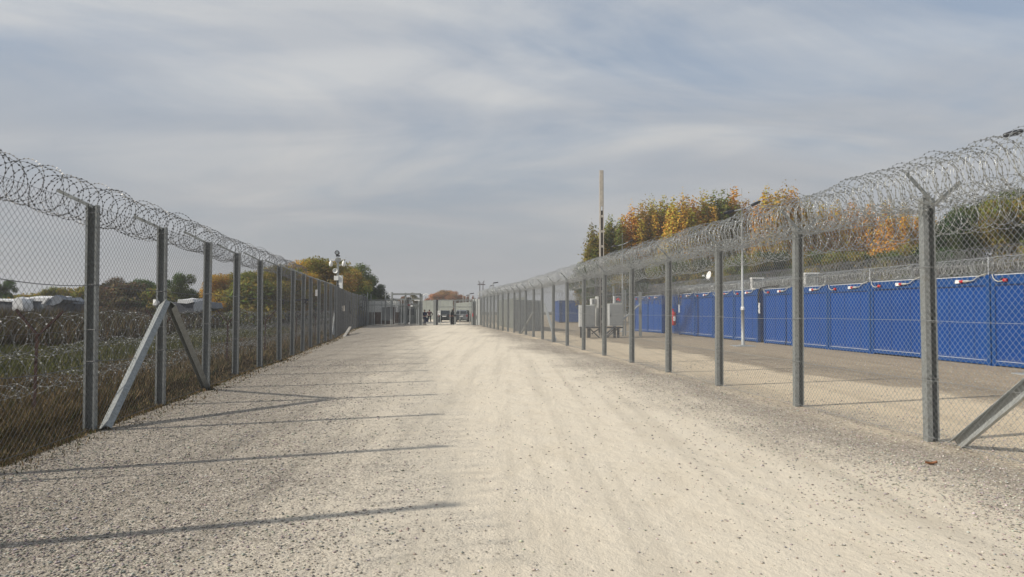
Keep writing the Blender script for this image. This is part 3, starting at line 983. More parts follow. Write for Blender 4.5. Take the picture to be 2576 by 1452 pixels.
# ------------------------------------------------------------------ street lamps of the compound
def street_lamp(base, h, label, lbl_right=0.75):
    t = thing('street_lamp', base, label, 'street lamp', 'tall street lamps in the container yard')
    b = Vector(base)
    m_ = MB(); m_.tube([b, b + Vector((0, 0, 1.65))], 0.075, 10); m_.tube([b + Vector((0, 0, 1.65)), b + Vector((0, 0, h))], [0.055, 0.04], 10); m_.build('pole', 'galvanised_pale', t, True)
    m_ = MB(); m_.lathe(b + Vector((0, 0, 1.62)), [(0.07, 0), (0.085, 0.01), (0.085, 0.12), (0.055, 0.16)], 10); m_.build('collar', 'white_plastic', t)
    m_ = MB(); m_.box(b + Vector((0, 0, 0.015)), (0.9, 0.9, 0.03)); m_.box(b + Vector((0, 0, 0.04)), (0.32, 0.32, 0.03)); m_.build('base_plate', 'galvanised_pale', t)
    m_ = MB(); m_.tube([b + Vector((0, 0, h + 0.9)), b + Vector((0, 0, h - 0.1))], 0.010, 5); m_.build('antenna', 'galvanised', t)
    for s, L, rise in ((1, 0.42, 0.18), (-1, 0.36, -0.08)):
        m_ = MB()
        e = b + Vector((s * L, -0.0, h - 0.05 + rise))
        m_.tube([b + Vector((0, 0, h - 0.06)), b + Vector((s * L * 0.3, 0, h - 0.05 + rise * 0.25)), e], 0.028, 8)
        m_.build('arm', 'galvanised_pale', t)
        dr = Vector((s, 0, rise / L * 0.9)).normalized()
        m_ = MB()
        L2 = 0.46 if s > 0 else 0.48
        w_ = 0.125 if s > 0 else 0.11
        prof = [(0, -0.05), (0.08, -w_), (L2 * 0.7, -w_), (L2, -0.03), (L2, 0.03), (L2 * 0.7, w_), (0.08, w_), (0, 0.05)]
        vs = []
        for q_, zq in ((0, -0.03), (1, 0.03)):
            for x_, y_ in prof:
                kx = 0.8 if q_ else 1.0
                vs.append(e + dr * x_ + Vector((0, 0.93, -0.36)) * y_ * kx + Vector((-dr.z * s, 0, abs(dr.x))) * (zq * (1.2 if q_ else 0.7)))
        nn = len(prof)
        m_.add(vs, [tuple(reversed(range(nn))), tuple(range(nn, 2 * nn))] + [(i, (i + 1) % nn, nn + (i + 1) % nn, nn + i) for i in range(nn)])
        m_.build('lamp_head', 'lamp_dark', t)
    return t


LD = 35.2
b = G(1869, 871)
street_lamp((b.x, b.y, 0), PD(1868, 524, b.y).z, 'tall pale lamp post standing before the blue containers, in mid row')
street_lamp(((1566 - CX) / FPX * 55.5, 55.5, 0), PD(1566, 614, 55.5).z, 'lamp post behind the electrical cabinets, near the concrete pole')
street_lamp(((2616 - CX) / FPX * 18.6, 18.6, 0), 6.25, 'nearest lamp post, only its dark head shows at the right edge')
for k, (px, yt, D, lb) in enumerate(((1240, 713, 120, 'small far lamp post beyond the right fence coil'), (1232, 720, 150, 'farther lamp post left of the one by the coil end'),
                                    (1181, 740, 140, 'far lamp post rising before the orange trees beyond the gate'), (1172.5, 744, 160, 'thin lamp post between two others beyond the gate'),
                                    (1165, 738, 180, 'thin mast with no lamp head before the orange trees'))):
    g_ = PD(px, yt, D)
    t = thing('far_lamp_post', (g_.x, D, 0), lb, 'street lamp', 'far lamp posts beyond the gate')
    m_ = MB(); m_.tube([(g_.x, D, 0), (g_.x, D, g_.z)], 0.09, 6); m_.build('pole', 'galvanised_pale', t)
    if k != 4:
        m_ = MB(); m_.box((g_.x + 0.45, D, g_.z + 0.1), (0.8, 0.3, 0.16), M=Matrix.Rotation(-0.15, 4, 'Y')); m_.build('lamp_head', 'lamp_dark', t)

# ------------------------------------------------------------------ concrete pole with slots
b = G(1514, 850)
top = PD(1514, 429, b.y).z
t = thing('concrete_pole', (b.x, b.y, 0), 'tall square concrete pole with a slotted web, beside the cabinets', 'utility pole')
wB, wT = 0.30, 0.22
m_ = MB()
for s in (-1, 1):       # two flanges
    vs = []
    for z, w_ in ((-0.1, wB), (top, wT)):
        th = 0.085 if s < 0 else 0.05
        x0 = b.x + s * w_ / 2
        x1 = x0 - s * th
        for xx, yy in ((x0, -0.11), (x1, -0.11), (x1, 0.11), (x0, 0.11)):
            vs.append((xx, b.y + yy * (w_ / wB), z))
    m_.add(vs, [(0, 3, 2, 1), (4, 5, 6, 7), (0, 1, 5, 4), (1, 2, 6, 5), (2, 3, 7, 6), (3, 0, 4, 7)])
m_.build('flange', 'concrete', t)
m_ = MB()
z = 0.0
while z < top - 2.3:
    w_ = wB + (wT - wB) * z / top
    m_.box((b.x + 0.015, b.y, z + 0.06), (w_ - 0.13, 0.17, 0.14)); z += 0.88
w_ = wT + 0.01
m_.box((b.x + 0.015, b.y, top - 1.05), (w_ - 0.10, 0.19, 2.1))
m_.build('web', 'concrete', t)
m_ = MB(); m_.box((b.x + 0.02, b.y + 0.08, (top - 2.3) / 2), (0.1, 0.02, top - 2.4)); m_.build('slot_shade', 'lamp_dark', t)  # dark sheet behind the slots, their shade put into its colour
m_ = MB()
m_.tube([(b.x - 0.19, b.y - 0.1, 0.3), (b.x - 0.17, b.y - 0.1, 2.0), (b.x - 0.2, b.y - 0.1, 3.4), (b.x - 0.32, b.y, 3.55), (b.x - 0.42, b.y, 3.1)], 0.02, 6)
m_.tube([(b.x - 0.15, b.y - 0.13, 0.3), (b.x - 0.14, b.y - 0.13, 3.7)], 0.018, 6)
m_.build('cable', 'black_rubber', t)

# electrical cabinets on stands
def cabinet(px0, pxs, px1, y0, y1, D, label, pale=True):
    a, s_, e_ = PD(px0, y1, D), PD(pxs, y1, D), PD(px1, y1, D)
    zt = PD(pxs, y0, D).z
    zb = a.z
    w_ = e_.x - a.x
    t = thing('electrical_cabinet', ((a.x + e_.x) / 2, D + 0.2, zb), label, 'electrical cabinet', 'grey cabinets on the stand')
    m_ = MB(); m_.box(((a.x + e_.x) / 2, D + 0.25, (zt + zb) / 2), (w_ - 0.02, 0.5, zt - zb)); m_.build('casing', 'white_paint', t)
    m_ = MB(); m_.box(((s_.x + e_.x) / 2 + 0.02, D - 0.015, (zt + zb) / 2), (e_.x - s_.x - 0.04, 0.025, zt - zb - 0.06)); m_.build('door', 'grey_paint_and_shade', t)  # grey slab paints the shaded front; white casing left of it, the lit side
    m_ = MB(); m_.box((s_.x + 0.08, D - 0.04, (zt + zb) / 2), (0.03, 0.02, 0.2)); m_.build('handle', 'lamp_dark', t)
    return t


DC = b.y - 0.6
cabinet(1457, 1467, 1497, 768, 822, DC + 0.4, 'wide white cabinet with its shaded front coloured grey, left of the concrete pole')
cabinet(1500, 1509, 1511, 746, 821, DC + 0.9, 'narrow white cabinet squeezed against the left side of the concrete pole')
cabinet(1529, 1532, 1566, 764, 820, DC + 0.4, 'wide white cabinet, front coloured grey for shade, right of the concrete pole')
cabinet(1545, 1547, 1562, 745, 763, DC + 0.9, 'small white box with red sockets on the right cabinet')
cabinet(1486, 1488, 1499, 751, 767, DC + 0.9, 'small white box on the left cabinet')
t = tag(thing('cabinet_stand', (b.x, DC + 0.3, 0), 'dark trestle stand under the cabinets', 'stand'))
for px in (1462, 1480, 1484, 1547, 1556):
    g0 = PD(px, 822, DC + 0.4)
    m_ = MB(); m_.box((g0.x, DC + 0.55, g0.z / 2), (0.10 if px < 1540 else 0.14, 0.1, g0.z)); m_.build('leg', 'lamp_dark', t)
m_ = MB()
for px0, px1 in ((1459, 1510), (1526, 1567)):
    a, e_ = PD(px0, 822, DC + 0.4), PD(px1, 822, DC + 0.4)
    m_.box(((a.x + e_.x) / 2, DC + 0.55, a.z - 0.05), (e_.x - a.x, 0.5, 0.09))
m_.build('rail', 'lamp_dark', t)
m_ = MB()
for px0, y0, px1, y1 in ((1485, 828, 1508, 850), (1488, 840, 1508, 827), (1526, 850, 1556, 825), (1519, 852, 1543, 830)):
    a, e_ = PD(px0, y0, DC + 0.5), PD(px1, y1, DC + 0.5)
    m_.tube([a, e_], 0.035, 5)
m_.build('stay', 'lamp_dark', t)
c = PD(1556, 754, DC + 0.55)
m_ = MB()
for dx_, dz_ in ((0.0, 0.05), (0.07, -0.04), (-0.07, 0.0)): m_.lathe((c.x + dx_, DC + 0.62, c.z + dz_), [(0.05, 0), (0.05, 0.06), (0.03, 0.08)], 8, (0, -1, 0))
o = m_.build('red_socket', 'red_plastic', t)

# cross fence with stays beside the cabinets
cf = thing('cross_fence', PD(1567, 850, 46.0).xy.to_3d(), 'short braced stretch of fence between the cabinets and the blue containers', 'fence')
for px, D, yt in ((1543, 46.5, 720), (1567, 46.0, 728), (1573, 46.6, 730), (1612, 45.5, 735), (1609, 46.2, 735)):
    g0 = PD(px, yt, D)
    m_ = MB(); m_.box((g0.x, D, g0.z / 2), (0.10, 0.08, g0.z)); m_.build('post', 'galvanised', cf)
m_ = MB(); m_.tube([PD(1573, 771, 46.0), PD(1611, 770, 45.8)], 0.035, 6); m_.build('rail', 'galvanised', cf)
m_ = MB(); m_.tube([PD(1508, 855, 43.6), PD(1611, 765, 45.6)], 0.05, 6); m_.build('stay', 'galvanised_pale', cf)
a, e_ = PD(1567, 850, 46.0), PD(1612, 850, 45.5)
panC = chain_panel(max(1.0, e_.x - a.x), 2.3, 0.12, 0.11, 0.003, 'mesh_wire_pale', 'mesh_panel')
o = link('mesh_panel', panC, cf); o.matrix_parent_inverse = parent_world(cf).inverted(); o.location = (a.x, 46.0, 0.1)
rzc = thing('razor_wire_coil', (a.x, 46, 2.6), 'short razor wire coil behind the concrete pole, on the cross fence', 'razor wire')
z0 = 2.95
coil('coil', [(5.2, 48.5, z0), (6.6, 47.2, z0), (8.0, 46.5, z0), (9.5, 46.2, z0 - 0.1), (10.9, 46.0, z0 - 0.2)], 0.36, 0.16, 0.007, 0.0, 'razor_dull', rzc, nseg=14, seed=51)
coil('coil', [(3.0, 49.5, z0 - 0.5), (6.6, 48.2, z0 - 0.6), (8.0, 47.5, z0 - 0.6), (9.5, 47.2, z0 - 0.6), (10.9, 47.0, z0 - 0.7)], 0.36, 0.18, 0.007, 0.0, 'razor_dull', rzc, nseg=14, seed=52)

# farther blue container with lit flank, corrugated hoardings, screens behind the right fence
t = thing('site_container', PD(1406, 812, 95.0).xy.to_3d(), 'distant blue container seen through the right fence, one flank sunlit', 'container', 'blue site containers')
x0 = (1406 - CX) / FPX * 95
m_ = MB(); m_.box((x0 + 3.0, 99.5, 1.42), (6.0, 9.0, 2.7)); m_.build('wall', 'blue_paint', t)
m_ = MB(); m_.box((x0 + 3.0, 99.5, 2.80), (6.06, 9.06, 0.08)); m_.build('roof', 'blue_trim', t)
for s in (0.08, 5.92):
    m_ = MB(); m_.box((x0 + s, 94.97, 1.4), (0.16, 0.1, 2.74)); m_.build('corner_post', 'blue_trim', t)


def corrugated(name, a, b_, h, label, mat='corrugated', z0=0.02, pitch=0.35, depth=0.06, cat='fence'):
    a, b_ = Vector(a), Vector(b_)
    d = b_ - a; L = d.length; d.normalize()
    nn = Vector((d.y, -d.x, 0))
    t = thing(name, a, label, cat)
    sheet = 1.05
    cnt = int(L / sheet)
    for q_ in range(cnt):
        m_ = MB()
        vs, fs = [], []
        xs = []
        x = 0.0
        while x < sheet - 1e-6:
            for fx, fd in ((0, 0), (0.35, 0), (0.5, 1), (0.85, 1)):
                xs.append((x + fx * pitch, fd * depth))
            x += pitch
        xs = [p for p in xs if p[0] < sheet - 0.02] + [(sheet - 0.012, 0)]
        for x_, dd_ in xs:
            p = a + d * (q_ * sheet + x_) + nn * dd_
            vs += [(p.x, p.y, z0), (p.x, p.y, z0 + h)]
        for i in range(len(xs) - 1):
            fs.append((2 * i, 2 * i + 2, 2 * i + 3, 2 * i + 1))
        # back sheet gives it thickness
        p, p2 = a + d * (q_ * sheet) - nn * 0.01, a + d * ((q_ + 1) * sheet - 0.015) - nn * 0.01
        k_ = len(vs)
        vs += [(p.x, p.y, z0), (p2.x, p2.y, z0), (p2.x, p2.y, z0 + h), (p.x, p.y, z0 + h)]
        fs.append((k_, k_ + 1, k_ + 2, k_ + 3))
        m_.add(vs, fs)
        m_.build('panel', mat, t)
    return t


a = PD(1296, 840, 55.5); e_ = PD(1374, 840, 58.5)
corrugated('corrugated_hoarding', (a.x, a.y, 0), (e_.x, e_.y, 0), 2.35, 'pale corrugated steel hoarding standing behind the middle of the right fence')
corrugated('screen_wall', ((1300 - CX) / FPX * 56 + 0.6, 57, 0), ((1226 - CX) / FPX * 77 + 0.9, 78.5, 0), 2.6, 'grey green screen panels running behind the far right fence towards the gate', 'green_screen', pitch=1.05, depth=0.02)
corrugated('corrugated_gate_wall', ((1187 - CX) / FPX * GATE_Y, GATE_Y + 0.3, 0), ((1214 - CX) / FPX * GATE_Y + 0.2, GATE_Y - 0.4, 0), 2.75, 'sunlit pale corrugated panels closing the gap right of the vehicle gate')
corrugated('screen_wall', ((1145 - CX) / FPX * 118, 120, 0), ((1205 - CX) / FPX * 90, 92, 0), 2.7, 'grey green screen wall beyond the open vehicle gate, with a small sign', 'green_screen', pitch=1.05, depth=0.02)
corrugated('screen_wall', ((1046 - CX) / FPX * 125, 128, 0), ((1150 - CX) / FPX * 122, 122, 0), 3.2, 'far grey green screen wall closing the road behind the cars', 'green_screen', pitch=1.05, depth=0.02)

# ------------------------------------------------------------------ gate line at the end of the road
def gx(zx): return (903.8 + zx * 0.1206 - CX) / FPX * GATE_Y
def gz(zy): return PD(1000, 706.1 + zy * 0.1206, GATE_Y).z


turn = thing('turnstile_frame', (gx(700), GATE_Y, 0), 'galvanised turnstile cage with beams across its top, left of the open gate', 'gate')
pf = thing('end_fence', (gx(300), GATE_Y, 0), 'steel mesh fence closing the road on the left, before a cabin', 'fence')


def gpost(zx, zt, w_, root, mat='galvanised', dy=0.0, name='post', zb=930):
    m_ = MB(); m_.box((gx(zx), GATE_Y + dy, gz(zt) / 2), (w_, 0.1, gz(zt))); return m_.build(name, mat, root)


for zx, zt, w_, mt in ((172, 250, 0.07, 'galvanised_pale'), (245, 280, 0.05, 'galvanised'), (272, 395, 0.07, 'galvanised_pale'), (315, 400, 0.09, 'galvanised_pale'), (465, 400, 0.07, 'galvanised_pale'), (655, 400, 0.07, 'galvanised_pale'), (200, 420, 0.12, 'galvanised')):
    gpost(zx, zt, w_, pf, mt)
for zx, zt, w_, mt in ((548, 235, 0.14, 'galvanised'), (686, 240, 0.17, 'galvanised'), (968, 255, 0.15, 'galvanised'), (1270, 262, 0.13, 'galvanised'), (1300, 280, 0.22, 'galvanised'),
                       (745, 400, 0.05, 'galvanised_pale'), (880, 400, 0.07, 'galvanised_pale'), (940, 400, 0.07, 'galvanised_pale'), (1062, 400, 0.08, 'galvanised_pale'), (1237, 400, 0.08, 'galvanised_pale'), (1200, 600, 0.04, 'galvanised_pale')):
    gpost(zx, zt, w_, turn, mt, dy=0.0 if w_ > 0.12 else -0.12)


def gbar(z0x, z1x, zy, h_, root, mat='galvanised', dy=0.0, name='rail'):
    m_ = MB(); m_.box(((gx(z0x) + gx(z1x)) / 2, GATE_Y + dy, gz(zy)), (gx(z1x) - gx(z0x), 0.08, h_)); return m_.build(name, mat, root)


gbar(150, 655, 510, 0.07, pf, dy=-0.13); gbar(150, 655, 402, 0.06, pf, dy=-0.13); gbar(150, 655, 925, 0.05, pf, dy=-0.13)
gbar(700, 1265, 283, 0.19, turn, dy=-0.1, name='beam'); gbar(560, 1265, 388, 0.14, turn, dy=0.1, name='beam'); gbar(690, 1255, 512, 0.06, turn, dy=-0.22); gbar(745, 940, 890, 0.05, turn, dy=-0.24, mat='galvanised_pale')
for cxp, y0, y1 in ((838, 545, 1000), (1095, 560, 900)):
    m_ = MB()
    for q_ in np.arange(y0, min(y1, 915), 26): m_.box((gx(cxp), GATE_Y + 0.35, gz(q_)), (0.28, 0.05, 0.045))
    m_.box((gx(cxp - 20), GATE_Y + 0.35, gz(500) / 2), (0.05, 0.05, gz(500)))
    m_.build('turnstile_arms', 'galvanised_pale', turn)
# wire mesh infill on the end fence and turnstile
panG = chain_panel(3.0, 2.6, 0.11, 0.11, 0.0085, 'mesh_wire', 'mesh_panel')
for z0x, z1x, rt in ((150, 400, pf), (400, 655, pf), (690, 960, turn), (975, 1290, turn)):
    o = link('mesh_panel', panG, rt); o.matrix_parent_inverse = parent_world(rt).inverted()
    o.location = (gx(z0x), GATE_Y + 0.06, 0.05); o.scale = ((gx(z1x) - gx(z0x)) / 3.0, 1, 1)
m_ = MB()
m_.tube([(gx(545) + 1.0 * t_ * 0 + (gx(475) - gx(545)) * t_, GATE_Y, gz(305) + 0.12 * math.sin(t_ * 7)) for t_ in np.linspace(0, 1, 8)], 0.03, 5)
m_.tube([(gx(560) + (gx(660) - gx(560)) * t_, GATE_Y, gz(310) + 0.35 * t_ * t_) for t_ in np.linspace(0, 1, 8)], 0.03, 5)
m_.build('cable', 'galvanised', turn)
for zx, zy, w_, mt in ((728, 500, 0.18, 'white_plastic'), (1045, 510, 0.28, 'tail_red'), (1100, 530, 0.22, 'white_paint'), (1050, 885, 0.15, 'white_plastic'), (1215, 410, 0.6, 'white_plastic')):
    m_ = MB(); m_.box((gx(zx), GATE_Y - 0.3, gz(zy)), (w_, 0.05, 0.08 if w_ != 0.22 else 0.13)); m_.build('fitting', mt, turn)
# cameras on the beam
m_ = MB()
for zx in (1045, 1075):
    m_.tube([(gx(zx), GATE_Y - 0.2, gz(390)), (gx(zx), GATE_Y - 0.2, gz(370))], 0.05, 6)
    m_.tube([(gx(zx), GATE_Y - 0.1, gz(375)), (gx(zx), GATE_Y - 0.45, gz(380))], 0.07, 8)
m_.build('camera_housing', 'lamp_dark', turn)
# curved white lamp
t = thing('gooseneck_lamp', (gx(1310), GATE_Y, 0), 'white curved lamp arching over the pedestrian opening', 'lamp')
m_ = MB(); m_.tube([(gx(1312), GATE_Y + 0.2, 0)] + [(gx(1312) + 0.62 * (1 - math.cos(a_)) / 1.6, GATE_Y + 0.2, gz(400) + 0.55 * math.sin(a_) * 0.75 + 0.2) for a_ in np.linspace(0, 2.3, 9)], 0.045, 6); m_.build('arm', 'white_plastic', t)
m_ = MB(); m_.lathe((gx(1388), GATE_Y + 0.2, gz(378)), [(0.10, 0), (0.10, 0.15), (0.05, 0.3)], 8); m_.build('lamp_head', 'white_plastic', t)
# gate leaves
vg = thing('vehicle_gate', (gx(1640), GATE_Y, 0), 'two leaf steel tube gate standing across the right part of the road', 'gate')
gpost(1580, 398, 0.34, vg); gpost(1622, 400, 0.16, vg, 'lamp_dark'); gpost(2362, 400, 0.14, vg)
for i, (z0x, z1x, vert) in enumerate(((1640, 1992, (1692, 1895)), (2010, 2350, (2100, 2300)))):
    m_ = MB()
    for zx in (z0x, z1x): m_.box((gx(zx), GATE_Y, gz(400) / 2 + 0.05), (0.11, 0.08, gz(400) - 0.1))
    for zy in (405, 550, 922): m_.box(((gx(z0x) + gx(z1x)) / 2, GATE_Y, gz(zy)), (gx(z1x) - gx(z0x) - 0.12, 0.075, 0.09 if zy != 922 else 0.10))
    lf = m_.build('gate_leaf', 'galvanised', vg)
    for zx in vert:
        m_ = MB(); m_.box((gx(zx), GATE_Y + 0.001, (gz(405) + 0.1) / 2), (0.055, 0.06, gz(405) - 0.16)); m_.build('upright', 'galvanised_pale', lf)
panV = chain_panel(1.8, 2.5, 0.12, 0.12, 0.0022, 'mesh_wire_pale', 'mesh_panel')
for z0x, z1x in ((1640, 1992), (2010, 2350)):
    o = link('mesh_panel', panV, vg); o.matrix_parent_inverse = parent_world(vg).inverted()
    o.location = (gx(z0x), GATE_Y + 0.05, 0.15); o.scale = ((gx(z1x) - gx(z0x)) / 1.8, 1, 1)
m_ = MB(); m_.box((gx(2040), GATE_Y - 0.06, gz(718)), (0.9, 0.05, 0.05)); m_.box((gx(1995), GATE_Y - 0.06, gz(725)), (0.24, 0.09, 0.2)); m_.build('bolt', 'lamp_dark', vg)
t = thing('white_notice', (gx(1667), GATE_Y - 0.1, gz(675)), 'small white notice with grey print fixed to the left gate leaf', 'sign')
m_ = MB(); m_.box((gx(1667), GATE_Y - 0.08, gz(675)), (0.29, 0.02, 0.46)); m_.build('board', 'white_plastic', t)
m_ = MB(); m_.box((gx(1667), GATE_Y - 0.093, gz(655)), (0.2, 0.004, 0.1)); m_.box((gx(1660), GATE_Y - 0.093, gz(700)), (0.12, 0.004, 0.12)); m_.build('print', 'grey_paint_and_shade', t)
c = PD(1168, 787.5, 104.0)
t = thing('warning_sign', c, 'small white sign with a red mark on the screen wall beyond the gate', 'sign')
m_ = MB(); m_.box(c, (0.5, 0.03, 0.62)); m_.build('board', 'white_plastic', t)
m_ = MB(); m_.box(c + Vector((-0.08, -0.02, 0)), (0.07, 0.01, 0.4), M=Matrix.Rotation(0.25, 4, 'Y')); m_.box(c + Vector((0.08, -0.02, 0)), (0.07, 0.01, 0.4), M=Matrix.Rotation(-0.25, 4, 'Y')); m_.box(c + Vector((0, -0.02, -0.05)), (0.1, 0.01, 0.14)); m_.build('mark', 'red_plastic', t)
t = thing('fire_extinguisher', (gx(2370), GATE_Y - 0.1, gz(740)), 'small red extinguisher on the post right of the gate', 'fire extinguisher')
m_ = MB(); m_.lathe((gx(2372), GATE_Y - 0.15, gz(750)), [(0.03, 0), (0.045, 0.03), (0.045, 0.30), (0.02, 0.36)], 8); m_.build('cylinder', 'red_plastic', t)

# things behind the end fence: cabin, container box
t = thing('white_cabin', (gx(330), 84, 0), 'off white cabin with a brown base behind the end fence', 'cabin')
m_ = MB(); m_.box((-15.3, 86, 2.0), (4.2, 3, 1.3)); m_.build('wall', 'white_paint', t)
m_ = MB(); m_.box((-15.3, 86, 0.67), (4.22, 3.02, 1.34)); m_.build('base', 'brown_board', t)
m_ = MB(); m_.box((gx(400) - 0.1, 84.4, 1.15), (1.15, 0.12, 1.5)); m_.build('shutter', 'grey_paint_and_shade', t)
m_ = MB(); m_.box((gx(560) - 0.4, 84.4, 1.0), (0.9, 0.1, 1.9)); m_.build('door', 'brick_red', t)
t = thing('grey_cabin', (gx(950) - 1.6, 89.5, 0), 'long grey cabin standing behind the turnstile cage', 'cabin')
GX9 = (1019 - CX) / FPX * 90
m_ = MB(); m_.box((GX9, 91, 1.15), (3.0, 3, 2.3)); m_.build('wall', 'green_screen', t)
m_ = MB(); m_.box((GX9, 91, 2.34), (3.1, 3.1, 0.08)); m_.build('roof', 'grey_paint_and_shade', t)
for q_ in (-0.8, 0.8):
    m_ = MB(); m_.box((GX9 + q_, 89.47, 1.35), (0.7, 0.06, 0.7)); m_.build('window', 'glass_dark', t)
# ring on a pole
c = PD(959.3, 727.2, 96.0)
t = thing('ring_mast', (c.x, 96, 0), 'thin mast with a round ring, above the end fence', 'mast')
m_ = MB(); m_.tube([(c.x + 0.1, 96, 0), (c.x + 0.1, 96, PD(959, 717, 96).z)], 0.05, 6); m_.build('pole', 'galvanised', t)
m_ = MB(); m_.tube([c + Vector((0.27 * math.cos(a_), 0, 0.27 * math.sin(a_))) for a_ in np.linspace(0, 2 * math.pi, 17)], 0.05, 5); m_.build('ring', 'galvanised', t)

# pylon and wires far behind
t = thing('power_pylon', ((1211 - CX) / FPX * 250, 250, 0), 'distant twin mast power pylon with two peaks', 'pylon')
zt = PD(1211, 716, 250).z; zp = PD(1211, 706, 250).z
m_ = MB()
for s in (-1, 1):
    x = (1211 + s * 4 - CX) / FPX * 250
    m_.tube([(x, 250, 0), (x, 250, zt)], 0.14, 5)
    m_.tube([(x, 250, zt), (x + s * 0.45, 250, zp)], [0.14, 0.05], 5)
    m_.tube([(x - s * 0.6, 250, zt), (x + s * 0.45, 250, zp)], 0.06, 5)
m_.box(((1211 - CX) / FPX * 250, 250, zt), (2.6, 0.2, 0.3))
m_.build('mast', 'rust', t)

# ------------------------------------------------------------------ cctv mast behind the left fence
D = 51.0
mx = (849.4 - CX) / FPX * D
t = thing('camera_mast', (mx, D, 0), 'camera mast with two white domes, a round lamp and a horn at the left fence', 'camera mast')
mz = lambda y: PD(849, y, D).z
m_ = MB(); m_.box((mx, D, mz(648) / 2), (0.14, 0.14, mz(648))); m_.build('pole', 'galvanised', t)
m_ = MB(); m_.lathe((mx, D - 0.12, mz(637.5)), [(0.13, 0), (0.155, 0.03), (0.155, 0.22), (0.12, 0.26)], 14, (0, -1, 0.15)); m_.box((mx, D, mz(644)), (0.26, 0.12, 0.10)); m_.build('floodlight', 'lamp_dark', t)
m_ = MB(); m_.lathe((mx + 0.02, D - 0.37, mz(637)), [(0.11, 0), (0.11, 0.02)], 12, (0, -1, 0.15)); m_.build('lens', 'lens', t)
m_ = MB(); m_.box((mx, D, mz(655)), (0.34, 0.2, 0.2)); m_.build('bracket', 'grey_paint_and_shade', t)
for px, xo in ((831.8, -1), (864, 1)):
    x = (px - CX) / FPX * D
    m_ = MB(); m_.tube([(mx, D, mz(653)), (x, D, mz(653)), (x, D, mz(658))], 0.03, 6)
    m_.build('camera_arm', 'white_plastic', t)
    m_ = MB(); m_.lathe((x, D, mz(671)), [(0.02, 0), (0.09, 0.02), (0.12, 0.08), (0.125, 0.12), (0.135, 0.14), (0.12, 0.27), (0.07, 0.38), (0.03, 0.42)], 12); m_.build('dome_camera', 'white_plastic', t, True)
m_ = MB(); m_.lathe((mx - 0.05, D - 0.12, mz(682)), [(0.04, 0), (0.06, 0.1), (0.10, 0.2), (0.175, 0.28), (0.16, 0.27), (0.05, 0.15)], 14, (-0.15, -1, 0)); m_.build('horn_speaker', 'white_paint', t, True)
m_ = MB(); m_.box((mx + 0.22, D - 0.05, (mz(693) + mz(727)) / 2), (0.24, 0.2, mz(693) - mz(727))); m_.box((mx - 0.06, D - 0.16, mz(700)), (0.3, 0.15, 0.3)); m_.build('cabinet', 'white_paint', t)
m_ = MB(); m_.tube([(mx + 0.03, D - 0.12, mz(708)), (mx + 0.06, D - 0.12, mz(740)), (mx + 0.0, D - 0.12, mz(765))], 0.035, 5); m_.box((mx + 0.04, D - 0.14, mz(725)), (0.1, 0.08, 0.5)); m_.build('cable', 'lamp_dark', t)

# things hung on the left fence
def hung(name, mat, px0, px1, y0, y1, D_, label, cat, poly=None):
    a = PD(px0, y0, D_); e_ = PD(px1, y1, D_)
    t_ = thing(name, ((a.x + e_.x) / 2, D_, e_.z), label, cat)
    m_ = MB()
    if poly is None: m_.box(((a.x + e_.x) / 2, D_, (a.z + e_.z) / 2), (abs(e_.x - a.x), 0.03, a.z - e_.z))
    else:
        pts = [PD(p_[0], p_[1], D_) for p_ in poly]
        n_ = len(pts)
        fr = [p_ + Vector((0, -0.02 - 0.03 * (i % 2), 0)) for i, p_ in enumerate(pts)]
        bk = [p_ + Vector((0, 0.02, 0)) for p_ in pts]
        m_.add(fr + bk, [tuple(range(n_)), tuple(reversed(range(n_, 2 * n_)))] + [(i, (i + 1) % n_, n_ + (i + 1) % n_, n_ + i) for i in range(n_)])
    m_.build('sheet', mat, t_)
    return t_


hung('white_sheet', 'tarp_white', 793.6, 799, 729, 745, 34.4, 'narrow white sheet hanging high inside the left fence', 'sheet')
hung('notice_board', 'concrete', 859, 867, 769, 783, 50.4, 'pale square notice low on the left fence just right of the mast', 'sign')
hung('black_cloth', 'black_cloth', 877, 884, 757, 790, 58.5, 'black cloth caught on the far part of the left fence', 'cloth', [(878.5, 757), (880, 757), (880, 775), (884, 790), (879, 788), (877.5, 776)])
hung('white_cloth', 'tarp_white', 908, 914, 768, 781, 74, 'small white triangular cloth on the left fence near its far end', 'cloth', [(910.5, 768), (913.5, 778), (914, 781), (908.5, 780.5)])
jx = LP[4]
hung('plastic_bag', 'tarp_white', 386, 396, 752, 772, jx[1] - 0.05, 'crumpled white plastic caught on the brace top of the left fence', 'bag', [(387, 753), (396, 755), (402, 760), (398, 768), (392, 773), (388, 768)])

# plank by the left fence
a, e_ = G(861, 850), G(881, 838)
t = thing('plank', a, 'pale timber plank lying on dirt at the foot of the left fence', 'plank')
m_ = MB(); m_.box((a + e_) / 2 + Vector((0, 0, 0.15)), ((e_ - a).length, 0.16, 0.06), M=Matrix.Rotation(math.atan2(e_.y - a.y, e_.x - a.x), 4, 'Z') @ Matrix.Rotation(-0.06, 4, 'Y')); m_.build('board', 'concrete', t)
m_ = MB(); m_.box((a + e_) / 2 + Vector((0, 0, 0.06)), (0.3, 0.25, 0.12)); m_.build('support', 'timber', t)

